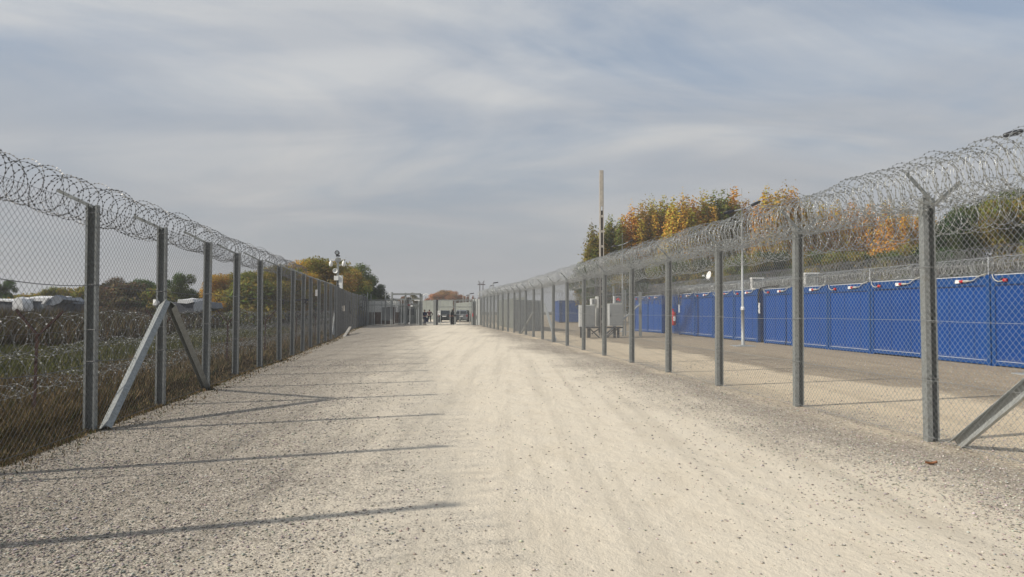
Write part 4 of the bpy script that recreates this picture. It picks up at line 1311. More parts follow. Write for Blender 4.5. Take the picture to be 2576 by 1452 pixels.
# fallen leaf
p = G(2343, 1171)
t = thing('fallen_leaf', p, 'curled brown leaf lying on the gravel before the nearest right post', 'leaf')
m_ = MB()
vs = []
for i, s_ in enumerate(np.linspace(-1, 1, 7)):
    w_ = 0.028 * math.sqrt(max(0.02, 1 - s_ * s_))
    vs += [p + Vector((s_ * 0.062, -w_, 0.018 + 0.018 * s_ * s_ + 0.012)), p + Vector((s_ * 0.066, 0, 0.010 + 0.012 * abs(s_))), p + Vector((s_ * 0.062, w_, 0.02 + 0.018 * s_ * s_ + 0.012))]
m_.add(vs, [q_ for i in range(6) for q_ in ((3 * i, 3 * i + 3, 3 * i + 4, 3 * i + 1), (3 * i + 1, 3 * i + 4, 3 * i + 5, 3 * i + 2))])
m_.build('blade', 'leaf_brown', t)
m_ = MB(); m_.tube([p + Vector((-0.06, 0, 0.02)), p + Vector((-0.10, -0.01, 0.03))], 0.002, 4); m_.build('stalk', 'timber', t)

# ------------------------------------------------------------------ people
def person(base, ht, label, top_mat, leg_mat, long_coat=False, yaw=0.0, stance=0.12, elbow=0.20, hair_mat='hair', stride=0.0, arms='down'):
    root = thing('person', base, label, 'person')
    root.rotation_euler = (0, 0, yaw)
    s = ht / 1.75

    def skinned(name, verts, edges, radii, mat, sub=1):
        me = bpy.data.meshes.new(name)
        me.from_pydata([tuple(Vector(v) * s) for v in verts], edges, [])
        me.materials.append(MATS[mat])
        o_ = bpy.data.objects.new(name, me); COL.objects.link(o_); o_.parent = root
        sk = o_.modifiers.new('skin', 'SKIN'); sk.use_smooth_shade = True
        for i, r_ in enumerate(radii):
            v_ = me.skin_vertices[0].data[i]
            r2 = r_ if isinstance(r_, tuple) else (r_, r_)
            v_.radius = (r2[0] * s, r2[1] * s)
            v_.use_root = (i == 0)
        sb = o_.modifiers.new('sub', 'SUBSURF'); sb.levels = sub; sb.render_levels = sub
        return o_

    V = [(0, 0, 0.95), (0, 0, 1.12), (0, 0, 1.32), (0, 0.0, 1.45), (0, -0.005, 1.54), (0, -0.02, 1.62), (0, -0.01, 1.70)]
    E = [(0, 1), (1, 2), (2, 3), (3, 4), (4, 5), (5, 6)]
    Rr = [(0.15, 0.11), (0.13, 0.095), (0.16, 0.11), (0.10, 0.08), (0.055, 0.055), (0.085, 0.10), (0.06, 0.075)]
    J = {}
    for sd in (-1, 1):
        k_ = len(V)
        bend = elbow
        pts = [(sd * 0.19, 0, 1.41), (sd * (0.24 + bend * 0.35), 0.02, 1.14), (sd * (0.25 + bend * 0.1), -0.05, 0.90), (sd * (0.25 + bend * 0.05), -0.07, 0.83)]
        if arms == 'front':
            pts = [(sd * 0.19, 0, 1.41), (sd * 0.24, 0.02, 1.14), (sd * 0.15, -0.16, 1.05), (sd * 0.10, -0.20, 1.04)]
        V += pts; Rr += [0.062, 0.046, 0.032, (0.040, 0.022)]
        E += [(2, k_), (k_, k_ + 1), (k_ + 1, k_ + 2), (k_ + 2, k_ + 3)]
        hand = Vector(pts[3]); dr = (hand - Vector(pts[2])).normalized()
        for fi, (oy, ln) in enumerate(((-0.030, 0.070), (-0.010, 0.080), (0.010, 0.074), (0.028, 0.058))):
            b_ = len(V)
            p1_ = hand + Vector((0, oy, 0)) + dr * 0.035
            p2_ = p1_ + dr * ln + Vector((-sd * 0.02, 0, 0))
            V += [tuple(p1_), tuple(p2_)]; Rr += [0.010, 0.008]; E += [(k_ + 3, b_), (b_, b_ + 1)]
        b_ = len(V)
        V += [tuple(hand + Vector((-sd * 0.01, -0.05, -0.01))), tuple(hand + Vector((-sd * 0.02, -0.07, -0.05)))]; Rr += [0.012, 0.009]; E += [(k_ + 3, b_), (b_, b_ + 1)]
    for sd in (-1, 1):
        k_ = len(V)
        st_ = stride * sd
        V += [(sd * 0.09, 0, 0.88), (sd * stance, -0.02 - st_ * 0.5, 0.50), (sd * stance, 0.02 + st_, 0.09), (sd * (stance + 0.02), -0.05 + st_, 0.035), (sd * (stance + 0.03), -0.16 + st_, 0.03)]
        Rr += [0.09, 0.06, 0.042, (0.045, 0.035), (0.035, 0.022)]
        E += [(0, k_), (k_, k_ + 1), (k_ + 1, k_ + 2), (k_ + 2, k_ + 3), (k_ + 3, k_ + 4)]
    skinned('body', V, E, Rr, 'skin')
    # jacket
    V2 = [(0, 0, 0.93 if not long_coat else 0.95), (0, 0, 1.12), (0, 0, 1.33), (0, 0, 1.47)]
    R2 = [(0.185, 0.14), (0.165, 0.13), (0.195, 0.135), (0.10, 0.09)]
    E2 = [(0, 1), (1, 2), (2, 3)]
    for sd in (-1, 1):
        k_ = len(V2)
        if arms == 'front': p3 = [(sd * 0.20, 0, 1.41), (sd * 0.25, 0.02, 1.14), (sd * 0.17, -0.13, 1.06)]
        else: p3 = [(sd * 0.20, 0, 1.41), (sd * (0.24 + elbow * 0.35), 0.02, 1.14), (sd * (0.25 + elbow * 0.1), -0.04, 0.92)]
        V2 += p3; R2 += [0.08, 0.068, 0.05]; E2 += [(2, k_), (k_, k_ + 1), (k_ + 1, k_ + 2)]
    skinned('jacket', V2, E2, R2, top_mat)
    if long_coat:
        m_ = MB(); m_.lathe((0, 0, 0), [(0.25 * s, 0.10 * s), (0.235 * s, 0.4 * s), (0.21 * s, 0.8 * s), (0.185 * s, 1.0 * s)], 14)
        me = m_.mesh('long_skirt', leg_mat, True); o_ = bpy.data.objects.new('long_skirt', me); COL.objects.link(o_); o_.parent = root; o_.scale = (1, 0.75, 1)
        m_ = MB(); m_.lathe((0, -0.01 * s, 0), [(0.16 * s, 1.40 * s), (0.13 * s, 1.50 * s), (0.12 * s, 1.62 * s), (0.11 * s, 1.72 * s), (0.05 * s, 1.78 * s)], 14)
        me = m_.mesh('head_scarf', top_mat, True); o_ = bpy.data.objects.new('head_scarf', me); COL.objects.link(o_); o_.parent = root
    else:
        V3 = [(0, 0, 0.95)]; R3 = [(0.165, 0.125)]; E3 = []
        for sd in (-1, 1):
            k_ = len(V3); st_ = stride * sd
            V3 += [(sd * 0.10, 0, 0.86), (sd * stance, -0.02 - st_ * 0.5, 0.50), (sd * stance, 0.02 + st_, 0.12)]; R3 += [0.105, 0.082, 0.07]; E3 += [(0, k_), (k_, k_ + 1), (k_ + 1, k_ + 2)]
        skinned('trousers', V3, E3, R3, leg_mat)
        m_ = MB()
        m_.lathe((0, 0.015 * s, 0), [(0.085 * s, 1.60 * s), (0.098 * s, 1.66 * s), (0.085 * s, 1.73 * s), (0.04 * s, 1.765 * s)], 12)
        me = m_.mesh('hair', hair_mat, True); o_ = bpy.data.objects.new('hair', me); COL.objects.link(o_); o_.parent = root
        m_ = MB()
        for sd in (-1, 1):
            m_.lathe((sd * 0.032 * s, -0.118 * s, 1.64 * s), [(0.002 * s, -0.008 * s), (0.01 * s, 0), (0.002 * s, 0.008 * s)], 6)
        m_.box((0, -0.112 * s, 1.585 * s), (0.05 * s, 0.01 * s, 0.01 * s))
        me = m_.mesh('face', 'hair'); o_ = bpy.data.objects.new('face', me); COL.objects.link(o_); o_.parent = root
        for sd in (-1, 1):
            m_ = MB()
        for sx in (-1, 1):
            m_ = MB(); m_.box((sx * (stance + 0.025) * s, (-0.06 + stride * sx) * s, 0.035 * s), (0.10 * s, 0.28 * s, 0.07 * s))
            me = m_.mesh('shoe', 'black_rubber'); o_ = bpy.data.objects.new('shoe', me); COL.objects.link(o_); o_.parent = root
    return root


g1 = ((1067.5 - CX) / FPX * 79.0, 79.3, 0)
person(g1, 1.64, 'person in a dark hooded jacket and jeans leaning by the cage post at the opening', 'navy_cloth', 'jeans', yaw=0.5, stance=0.08, arms='front', elbow=0.05)
g2 = G(1080, 810.2)
person((g2.x, g2.y, 0), 1.64, 'broad person in a dark jacket walking away with arms out, beyond the opening', 'maroon_cloth', 'black_cloth', yaw=3.0, stance=0.13, elbow=0.32, stride=0.06).scale = (1.28, 1.2, 1.0)
g3 = ((1138.4 - CX) / FPX * 79.6, 79.6, 0)
person(g3, 1.64, 'person in long black clothing and head cover standing inside the gate', 'black_cloth', 'black_cloth', long_coat=True, yaw=0.7, arms='front')
c = G(1072.8, 811)
t = thing('suitcase', (c.x, c.y, 0), 'dark blue suitcase standing left of the walking person', 'suitcase')
m_ = MB(); m_.box((c.x, c.y, 0.34), (0.42, 0.26, 0.56)); m_.build('shell', 'navy_cloth', t)
m_ = MB()
for s in (-1, 1): m_.tube([(c.x + s * 0.1, c.y, 0.6), (c.x + s * 0.1, c.y, 0.78)], 0.01, 4); m_.lathe((c.x + s * 0.16, c.y, 0.0), [(0.03, 0), (0.03, 0.06)], 6)
m_.box((c.x, c.y, 0.78), (0.24, 0.03, 0.03)); m_.build('handle', 'lamp_dark', t)

# ------------------------------------------------------------------ cars
def car(base, yaw, paint, label, L=4.3, W=1.80, Ht=1.62):
    t = thing('parked_car', base, label, 'car')
    t.rotation_euler = (0, 0, yaw)

    def add(m_, nm, mat, sm=False, par=t):
        o_ = bpy.data.objects.new(nm, m_.mesh(nm, mat, sm)); COL.objects.link(o_); o_.parent = par; return o_
    # local: x across, y forward (rear at y=0), z up ; stations along z for the rear end seen
    def ring(y, z0, z1, w0, w1):
        return [(-w0 / 2, y, z0), (-w1 / 2, y, z1), (w1 / 2, y, z1), (w0 / 2, y, z0)]
    prof = [(0.0, 0.32, 0.92, 0.96, 0.97), (0.10, 0.25, 1.02, 1.0, 0.98), (1.0, 0.22, 1.03, 1.0, 0.99), (2.6, 0.22, 1.00, 1.0, 0.98), (3.4, 0.22, 0.92, 1.0, 0.95), (4.15, 0.25, 0.78, 0.96, 0.90), (L, 0.35, 0.62, 0.86, 0.84)]
    m_ = MB(); vs = []
    for y, z0, z1, a0, a1 in prof: vs += ring(y, z0, z1, W * a0, W * a1)
    fs = [(0, 1, 2, 3)]
    for i in range(len(prof) - 1):
        for j_ in range(4): fs.append((4 * i + j_, 4 * i + (j_ + 1) % 4, 4 * i + 4 + (j_ + 1) % 4, 4 * i + 4 + j_))
    k_ = 4 * (len(prof) - 1); fs.append((k_ + 3, k_ + 2, k_ + 1, k_))
    m_.add(vs, fs); o_ = add(m_, 'body', paint)
    bv = o_.modifiers.new('bevel', 'BEVEL'); bv.width = 0.05; bv.segments = 2
    m_ = MB(); vs = []
    cab = [(0.08, 1.0, 1.01, 0.97, 0.97), (0.32, 1.0, Ht - 0.10, 0.96, 0.74), (0.60, 1.0, Ht, 0.96, 0.73), (1.9, 1.0, Ht, 0.96, 0.74), (2.5, 1.0, Ht - 0.12, 0.96, 0.74), (3.25, 0.96, 0.97, 0.94, 0.94)]
    for y, z0, z1, a0, a1 in cab: vs += ring(y, z0, z1, W * a0, W * a1)
    fs = [(0, 1, 2, 3)]
    for i in range(len(cab) - 1):
        for j_ in range(4): fs.append((4 * i + j_, 4 * i + (j_ + 1) % 4, 4 * i + 4 + (j_ + 1) % 4, 4 * i + 4 + j_))
    k_ = 4 * (len(cab) - 1); fs.append((k_ + 3, k_ + 2, k_ + 1, k_))
    m_.add(vs, fs); o_ = add(m_, 'cabin', paint)
    bv = o_.modifiers.new('bevel', 'BEVEL'); bv.width = 0.04; bv.segments = 2
    m_ = MB(); m_.add([(-W * 0.42, 0.085, 1.07), (W * 0.42, 0.085, 1.07), (W * 0.345, 0.24, Ht - 0.17), (-W * 0.345, 0.24, Ht - 0.17)], [(0, 1, 2, 3)]); add(m_, 'rear_window', 'glass_dark')
    for s in (-1, 1):
        m_ = MB(); m_.add([(s * W * 0.475, 0.5, 1.06), (s * W * 0.475, 2.7, 1.06), (s * W * 0.385, 2.3, Ht - 0.16), (s * W * 0.385, 0.65, Ht - 0.14)], [(0, 1, 2, 3)]); add(m_, 'side_window', 'glass_dark')
        m_ = MB(); m_.box((s * (W / 2 - 0.11), -0.0, 0.84), (0.20, 0.10, 0.26)); add(m_, 'tail_light', 'tail_red')
        m_ = MB(); m_.box((s * (W / 2 + 0.07), 2.85, 1.05), (0.16, 0.12, 0.12)); add(m_, 'mirror', paint)
        for y in (0.75, 3.45):
            m_ = MB(); m_.lathe((s * (W / 2 - 0.24), y, 0.33), [(0.22, 0), (0.32, 0.01), (0.335, 0.05), (0.335, 0.18), (0.32, 0.23), (0.22, 0.24)], 18, (s, 0, 0)); wh = add(m_, 'wheel', 'black_rubber', True)
            m_ = MB(); m_.lathe((s * (W / 2 - 0.0), y, 0.33), [(0.21, 0), (0.20, 0.012), (0.05, 0.0), (0.02, 0.01)], 14, (s, 0, 0)); add(m_, 'rim', 'galvanised_pale', True, wh)
    m_ = MB(); m_.box((0, -0.06, 0.46), (W * 0.93, 0.14, 0.22)); o_ = add(m_, 'bumper', paint)
    m_ = MB(); m_.box((0, -0.045, 0.76), (0.52, 0.02, 0.11)); add(m_, 'number_plate', 'white_plastic')
    m_ = MB(); m_.box((0, -0.03, 0.93), (0.75, 0.02, 0.04)); add(m_, 'trim', 'pale_strip')
    return t


c = G(1117.5, 810.5)
car((c.x, c.y, 0), RA * -1 * -0.2 + 0.02, 'car_dark', 'dark green black car seen from behind through the gate, white number plate', W=1.78, Ht=1.55)
c = G(1143, 811.5)
car((c.x + 0.5, c.y + 5.5, 0), -0.10, 'car_silver', 'grey car standing crosswise behind the person in black')

# ------------------------------------------------------------------ low razor wire barrier in the field, rusty forked stakes
bar = thing('low_wire_barrier', (-6.6, 10.3, 0), 'low tangled razor wire barrier on rusty forked stakes in the grass', 'razor wire')
BPts = [((92 - CX) / FPX * 10.3 - 0.0, 10.3), (-7.2, 15.2), ((572 - CX) / FPX * 20.4, 20.4), ((667 - CX) / FPX * 25.5, 25.5), (-9.0, 31), (-9.8, 37), (-10.8, 44), (-12.2, 52), (-14, 62)]
BPts = [(-5.7, 3.0), (-6.15, 6.5)] + BPts
Bs = [(x - 0.15, y) for x, y in BPts]
for ox, z, sd in ((-0.45, 0.30, 61), (0.0, 0.80, 63), (-0.1, 1.27, 64)):
    Pq = offs(Bs, ox, z)
    coil('coil', split(Pq, 3, 27), 0.29, 0.48, 0.0027, 0.20, 'razor_low', bar, barb_mat='razor_glint', nseg=30, jit=0.6, seed=sd, sag=0.10, baylen=5)
    coil('coil', split(Pq, 27.1, 61), 0.29, 0.60, 0.0036, 0.0, 'razor_low', bar, nseg=16, seed=sd + 5, sag=0.08, baylen=5)
for i, (x, y) in enumerate(BPts[1:9]):
    z = 1.28
    for nm, a_, b2 in (('stake', (x, y, -0.1), (x + 0.03, y, z)), ('fork', (x + 0.03, y, z - 0.02), (x + 0.38, y, z + 0.32)), ('fork', (x + 0.03, y, z - 0.02), (x - 0.28, y, z + 0.34))):
        m_ = MB(); a_, b2 = Vector(a_), Vector(b2)
        r_ = 0.022 if nm == 'stake' else 0.014
        m_.prism([(-r_, -r_), (r_, -r_), (r_, -r_ + 0.006), (-r_ + 0.006, -r_ + 0.006), (-r_ + 0.006, r_), (-r_, r_)], a_, b2, (Vector((1, 0, 0)) if nm == 'stake' else Vector((0, 1, 0)), Vector((0, 1, 0)) if nm == 'stake' else (b2 - a_).normalized().cross(Vector((0, 1, 0)))))
        m_.build(nm, 'rust', bar)

# ------------------------------------------------------------------ makeshift tents in the field
def shelter(D_, label, parts):
    """each part: name, material, outline in the photograph, setback, depth"""
    x_ = PD(parts[0][2][0][0], 770, D_)
    t_ = thing('tent', (x_.x, D_, 0), label, 'tent')
    for nm, mt, poly, y0, dp, dz in parts:
        pts = [PD(p_[0], p_[1], D_) for p_ in poly]
        n_ = len(pts)
        c_ = sum((p_ for p_ in pts), Vector()) / n_
        m_ = MB()
        rows = 5
        vs = []
        for q_ in range(rows):
            f_ = q_ / (rows - 1)
            for k_, p_ in enumerate(pts):
                jit = 0.0 if q_ == 0 else random.uniform(-0.06, 0.06)
                z_ = p_.z + dz * f_ * (1 if p_.z > c_.z else 0.2) + jit
                vs.append(Vector((p_.x + (0.25 if p_.x < c_.x else 0.5) * f_ + jit, D_ + y0 + dp * f_, z_)))
        fs = [tuple(reversed(range(n_))), tuple((rows - 1) * n_ + k_ for k_ in range(n_))]
        for q_ in range(rows - 1):
            for k_ in range(n_):
                fs.append((q_ * n_ + k_, q_ * n_ + (k_ + 1) % n_, (q_ + 1) * n_ + (k_ + 1) % n_, (q_ + 1) * n_ + k_))
        m_.add(vs, fs)
        m_.build(nm, mt, t_)
    return t_


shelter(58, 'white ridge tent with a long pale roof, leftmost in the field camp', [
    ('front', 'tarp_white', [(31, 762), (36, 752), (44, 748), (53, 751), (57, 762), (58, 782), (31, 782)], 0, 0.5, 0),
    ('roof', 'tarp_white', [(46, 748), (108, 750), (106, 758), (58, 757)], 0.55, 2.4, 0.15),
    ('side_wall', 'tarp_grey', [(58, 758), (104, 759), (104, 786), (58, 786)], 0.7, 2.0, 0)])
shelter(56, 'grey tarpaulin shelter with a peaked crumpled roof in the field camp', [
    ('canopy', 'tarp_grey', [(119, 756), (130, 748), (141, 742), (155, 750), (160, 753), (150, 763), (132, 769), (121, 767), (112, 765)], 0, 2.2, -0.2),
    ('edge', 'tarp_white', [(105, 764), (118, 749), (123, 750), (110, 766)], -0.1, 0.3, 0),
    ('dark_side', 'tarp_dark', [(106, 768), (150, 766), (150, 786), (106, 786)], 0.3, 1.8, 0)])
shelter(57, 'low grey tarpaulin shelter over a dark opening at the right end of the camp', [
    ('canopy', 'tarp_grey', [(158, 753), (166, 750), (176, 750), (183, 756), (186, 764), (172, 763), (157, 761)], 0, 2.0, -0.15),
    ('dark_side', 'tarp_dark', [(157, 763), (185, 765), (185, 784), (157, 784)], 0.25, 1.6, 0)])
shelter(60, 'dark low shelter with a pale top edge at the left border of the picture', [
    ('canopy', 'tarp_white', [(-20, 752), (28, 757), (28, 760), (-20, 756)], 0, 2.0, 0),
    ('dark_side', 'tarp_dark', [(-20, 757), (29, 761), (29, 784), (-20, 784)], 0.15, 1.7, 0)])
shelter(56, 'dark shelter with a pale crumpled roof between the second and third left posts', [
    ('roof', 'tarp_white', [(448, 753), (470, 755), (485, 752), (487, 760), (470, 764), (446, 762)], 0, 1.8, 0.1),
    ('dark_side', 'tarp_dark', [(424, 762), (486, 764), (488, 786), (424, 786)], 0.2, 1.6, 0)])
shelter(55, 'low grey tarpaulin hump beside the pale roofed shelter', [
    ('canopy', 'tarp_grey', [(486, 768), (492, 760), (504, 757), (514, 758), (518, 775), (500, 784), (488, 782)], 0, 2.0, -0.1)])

# ------------------------------------------------------------------ trees
def leaf_cloud(blobs, N_, size, seed, name, hollow=0.55, rough=0.10, tone=0.5):
    rg = np.random.default_rng(seed)
    w_ = np.array([b_[3] * b_[4] * b_[5] for b_ in blobs]) ** 0.75
    w_ /= w_.sum()
    idx = rg.choice(len(blobs), N_, p=w_)
    B_ = np.array(blobs)[idx]
    d = rg.normal(size=(N_, 3)); d /= np.linalg.norm(d, axis=1)[:, None]
    rad = hollow + (1 - hollow) * rg.random(N_) ** 0.6
    rad *= 1 + rg.normal(0, rough, N_)
    c_ = B_[:, :3] + d * rad[:, None] * B_[:, 3:6]
    n_ = d + rg.normal(0, 0.7, (N_, 3)); n_ /= np.linalg.norm(n_, axis=1)[:, None]
    a_ = np.cross(n_, rg.normal(size=(N_, 3))); a_ /= np.linalg.norm(a_, axis=1)[:, None]
    b2 = np.cross(n_, a_)
    s_ = size * (0.6 + 0.8 * rg.random(N_))[:, None]
    V = np.stack([c_ - a_ * s_, c_ - b2 * s_ * 0.55, c_ + a_ * s_, c_ + b2 * s_ * 0.55], 1).reshape(-1, 3)
    V = V / np.percentile(V[:, 2], 99.6)
    F = np.arange(4 * N_).reshape(-1, 4)
    bt = rg.random(len(blobs))
    base = 1.0 - tone * 0.5 + tone * bt[idx]
    tint = np.stack([base * (0.8 + 0.45 * rg.random(N_)), base * (0.8 + 0.4 * rg.random(N_)), base * (0.7 + 0.5 * rg.random(N_))], 1)
    # some blobs greener
    gsh = (rg.random(len(blobs)) < 0.25)[idx]
    tint[gsh, 0] *= 0.78
    return fast_mesh(name, V, F, 4, 'leaves', tint)


def trunk_mesh(seed, h, r0, limbs, spread, kind):
    rg = random.Random(seed)
    m_ = MB()
    pts = [(0, 0, -0.01)]
    x = y = 0
    for i in range(1, 6):
        x += rg.uniform(-.012, .012); y += rg.uniform(-.012, .012)
        pts.append((x, y, h * i / 5))
    m_.tube(pts, [r0 * (1 - 0.16 * i) for i in range(6)], 6)
    for i in range(limbs):
        z = h * rg.uniform(0.25, 0.9)
        a_ = rg.uniform(0, 6.28)
        if kind == 'poplar': e = (math.cos(a_) * spread * 0.7, math.sin(a_) * spread * 0.7, min(z + rg.uniform(0.12, 0.22), 0.78)); mid = (math.cos(a_) * spread * .45, math.sin(a_) * spread * .45, z + .08)
        else: e = (math.cos(a_) * spread, math.sin(a_) * spread, z + rg.uniform(0.08, 0.3)); mid = (e[0] * .5, e[1] * .5, z + .06)
        m_.tube([(0, 0, z), mid, e], [r0 * .5, r0 * .35, r0 * .12], 5)
    return m_.mesh('trunk', 'bark')


TREES = {'poplar': [], 'broad': [], 'bush': [], 'pine': []}
for sd in range(5):
    rg = random.Random(100 + sd)
    bl = [(0, 0, 0.42, 0.13, 0.13, 0.34), (0, 0, 0.76, 0.05, 0.05, 0.22), (0, 0, 0.60, 0.085, 0.085, 0.28)]
    for q_ in range(16):
        a_ = rg.uniform(0, 6.28); z = rg.uniform(0.20, 0.74); rr = rg.uniform(0.04, 0.15) * (1.1 - z * 0.6)
        bl.append((math.cos(a_) * rr, math.sin(a_) * rr, z, rg.uniform(.026, .042), rg.uniform(.026, .042), rg.uniform(0.12, 0.21)))
    TREES['poplar'].append((trunk_mesh(sd, 0.72, 0.012, 12, 0.12, 'poplar'), leaf_cloud(bl, 15000, 0.0088, 200 + sd, 'crown', 0.1, 0.07, 0.32)))
for sd in range(5):
    rg = random.Random(300 + sd)
    bl = []
    for q_ in range(26):
        a_ = rg.uniform(0, 6.28); z = rg.uniform(0.2, 0.86); rr = rg.uniform(0.05, 0.36) * math.sqrt(max(0.05, 1 - ((z - 0.5) / 0.48) ** 2))
        s_ = rg.uniform(0.07, 0.14)
        bl.append((math.cos(a_) * rr, math.sin(a_) * rr, z, s_ * 1.15, s_ * 1.15, s_ * 0.8))
    TREES['broad'].append((trunk_mesh(20 + sd, 0.7, 0.022, 14, 0.3, 'broad'), leaf_cloud(bl, 14000, 0.0130, 400 + sd, 'crown', 0.3, 0.10, 0.42)))
for sd in range(3):
    rg = random.Random(500 + sd)
    bl = []
    for q_ in range(14):
        a_ = rg.uniform(0, 6.28); z = rg.uniform(0.12, 0.85); rr = rg.uniform(0.0, 0.55) * (1.05 - z * .8)
        s_ = rg.uniform(0.13, 0.24); bl.append((math.cos(a_) * rr, math.sin(a_) * rr, z * .85, s_ * 1.2, s_ * 1.2, s_ * .8))
    TREES['bush'].append((trunk_mesh(40 + sd, 0.6, 0.025, 9, 0.4, 'broad'), leaf_cloud(bl, 3600, 0.034, 600 + sd, 'crown', 0.3)))
for sd in range(3):
    rg = random.Random(700 + sd)
    bl = []
    for q_ in range(30):
        z = rg.uniform(0.12, 0.97); rr = (1.02 - z) * 0.30 * rg.uniform(.3, 1); a_ = rg.uniform(0, 6.28)
        s_ = 0.03 + (1 - z) * 0.075
        bl.append((math.cos(a_) * rr, math.sin(a_) * rr, z, s_ * 1.5, s_ * 1.5, s_ * .7))
    TREES['pine'].append((trunk_mesh(60 + sd, 0.9, 0.016, 16, 0.2, 'broad'), leaf_cloud(bl, 6000, 0.017, 800 + sd, 'crown', 0.2)))


def tree(px, yt, D_, kind, col, label, group, wid=1.0, ix=None, name=None):
    p_ = PD(px, yt, D_)
    h = p_.z
    var = TREES[kind]
    tk, cr_ = var[(ix if ix is not None else random.randrange(99)) % len(var)]
    nm = name or {'poplar': 'poplar_tree', 'broad': 'broadleaf_tree', 'bush': 'bush', 'pine': 'conifer_tree'}[kind]
    t_ = thing(nm, (p_.x, D_, 0), label, 'bush' if kind == 'bush' else 'tree', group)
    t_.rotation_euler = (0, 0, random.uniform(0, 6.28)); t_.scale = (h * wid, h * wid, h)
    for n2, me in (('trunk', tk), ('crown', cr_)):
        o_ = bpy.data.objects.new(n2, me); COL.objects.link(o_); o_.parent = t_
        o_.color = (*col, 1)
    return t_


OR, OG, GO, GR, DG, YG, RB, OL = (0.62, 0.35, 0.055), (0.50, 0.33, 0.055), (0.58, 0.37, 0.06), (0.10, 0.13, 0.032), (0.055, 0.078, 0.026), (0.26, 0.22, 0.042), (0.13, 0.095, 0.05), (0.24, 0.20, 0.045)
ordn = ['first', 'second', 'third', 'fourth', 'fifth', 'sixth', 'seventh', 'eighth', 'ninth', 'tenth', 'eleventh', 'twelfth', 'thirteenth', 'fourteenth', 'fifteenth', 'sixteenth', 'seventeenth', 'eighteenth', 'nineteenth', 'twentieth',
        'twenty first', 'twenty second', 'twenty third', 'twenty fourth', 'twenty fifth', 'twenty sixth', 'twenty seventh', 'twenty eighth', 'twenty ninth', 'thirtieth', 'thirty first', 'thirty second', 'thirty third', 'thirty fourth', 'thirty fifth']
pop = [(1484, 630, OL), (1490, 578, YG), (1512, 590, OG), (1536, 558, OL), (1562, 566, OG), (1590, 534, OR), (1616, 524, OG), (1640, 516, OG), (1668, 512, OG), (1694, 518, GO), (1720, 507, OG), (1742, 514, OR), (1770, 502, OG),
       (1796, 500, OL), (1822, 500, OL), (1846, 492, OR), (1876, 520, OR), (1902, 560, OG), (1928, 490, OR), (1952, 506, OR), (1974, 490, OG), (1994, 492, OR), (2030, 516, OG), (2066, 528, OR), (2104, 524, OR), (2146, 522, OR), (2188, 526, OR), (2232, 522, OR), (2276, 530, OR), (2318, 540, GO), (2352, 566, GO), (2384, 556, OR)]
for i, (px, yt, c_) in enumerate(pop):
    D_ = 92 + (i * 37 % 9)
    tree(px, yt, D_, 'poplar', c_, 'autumn poplar, %s from the left in the row behind the containers' % ordn[i], 'poplars in the row behind the containers', 1.12, ix=i)
dg = [(2400, 545, DG), (2432, 522, GR), (2468, 506, DG), (2500, 500, OL), (2530, 492, GR), (2562, 486, DG), (2600, 474, GR), (2650, 465, DG)]
for i, (px, yt, c_) in enumerate(dg):
    tree(px, yt, 62 + i % 3 * 2, 'broad', c_, 'dense green tree, %s from the left of the clump at the right edge' % ordn[i], 'green trees at the right edge', 0.62, ix=i)
for i, px in enumerate(range(1500, 2420, 46)):
    c_ = (GR, OL, DG, YG)[i % 4]
    tree(px, 655 - (px - 1500) * 0.045 + (i * 53 % 17), 82, 'broad', c_, 'low green tree, %s from the left under the poplar row' % ordn[i], 'low trees under the poplars', 0.95, ix=i)
lt = [(8, 706, 70, 'broad', GR), (60, 742, 80, 'bush', YG), (100, 738, 80, 'bush', YG), (142, 724, 76, 'broad', YG), (186, 728, 78, 'bush', OL), (226, 722, 74, 'bush', YG), (262, 716, 72, 'bush', RB), (288, 700, 68, 'broad', RB),
      (318, 712, 66, 'bush', RB), (342, 704, 70, 'broad', GR), (372, 712, 70, 'broad', GR), (398, 728, 66, 'bush', OL), (425, 728, 66, 'bush', YG), (450, 690, 62, 'broad', GR), (486, 738, 70, 'bush', GO), (512, 742, 72, 'bush', YG),
      (548, 692, 66, 'broad', GO), (586, 690, 68, 'broad', YG), (618, 702, 62, 'bush', YG), (640, 686, 66, 'broad', YG), (676, 676, 68, 'broad', OG), (712, 670, 66, 'broad', YG), (744, 660, 70, 'broad', OG), (778, 650, 72, 'broad', (0.30, 0.22, 0.05)),
      (812, 655, 78, 'broad', (0.28, 0.19, 0.05)), (842, 668, 84, 'broad', (0.30, 0.22, 0.05)), (874, 674, 88, 'broad', YG), (904, 668, 92, 'broad', GR), (926, 698, 96, 'broad', DG), (944, 742, 104, 'bush', OL)]
for i, (px, yt, D_, kd, c_) in enumerate(lt):
    wl_ = 0.72 if px in (8, 450) else 1.0 if kd == 'broad' else (1.2 if kd == 'bush' else 0.95)
    tree(px, yt, D_, kd, c_, '%s, %s from the left along the field edge' % ({'pine': 'dark conifer', 'bush': 'low autumn bush', 'broad': 'round broadleaf tree'}[kd], ordn[i]), 'trees along the field edge', wl_, ix=i)
for i, px in enumerate(range(-30, 560, 34)):
    tree(px, 738 + (i * 29 % 13), 92 + i % 4, 'bush', (YG, OL, GO, OL)[i % 4], 'olive bush, %s from the left in the low hedge behind the camp' % ordn[i], 'hedge behind the camp', 1.7, ix=i)
# undergrowth that closes the foot of the tree line
for i, px in enumerate(list(range(-20, 900, 42))):
    c_ = (OL, YG, DG, RB, GR)[i % 5]
    tree(px, 747 + (i * 31 % 13), 64 + (i * 17 % 8) + max(0, px - 600) * 0.06, 'bush', c_, 'low dark shrub, %s from the left at the foot of the field trees' % ordn[i], 'shrubs under the field trees', 1.6, ix=i)
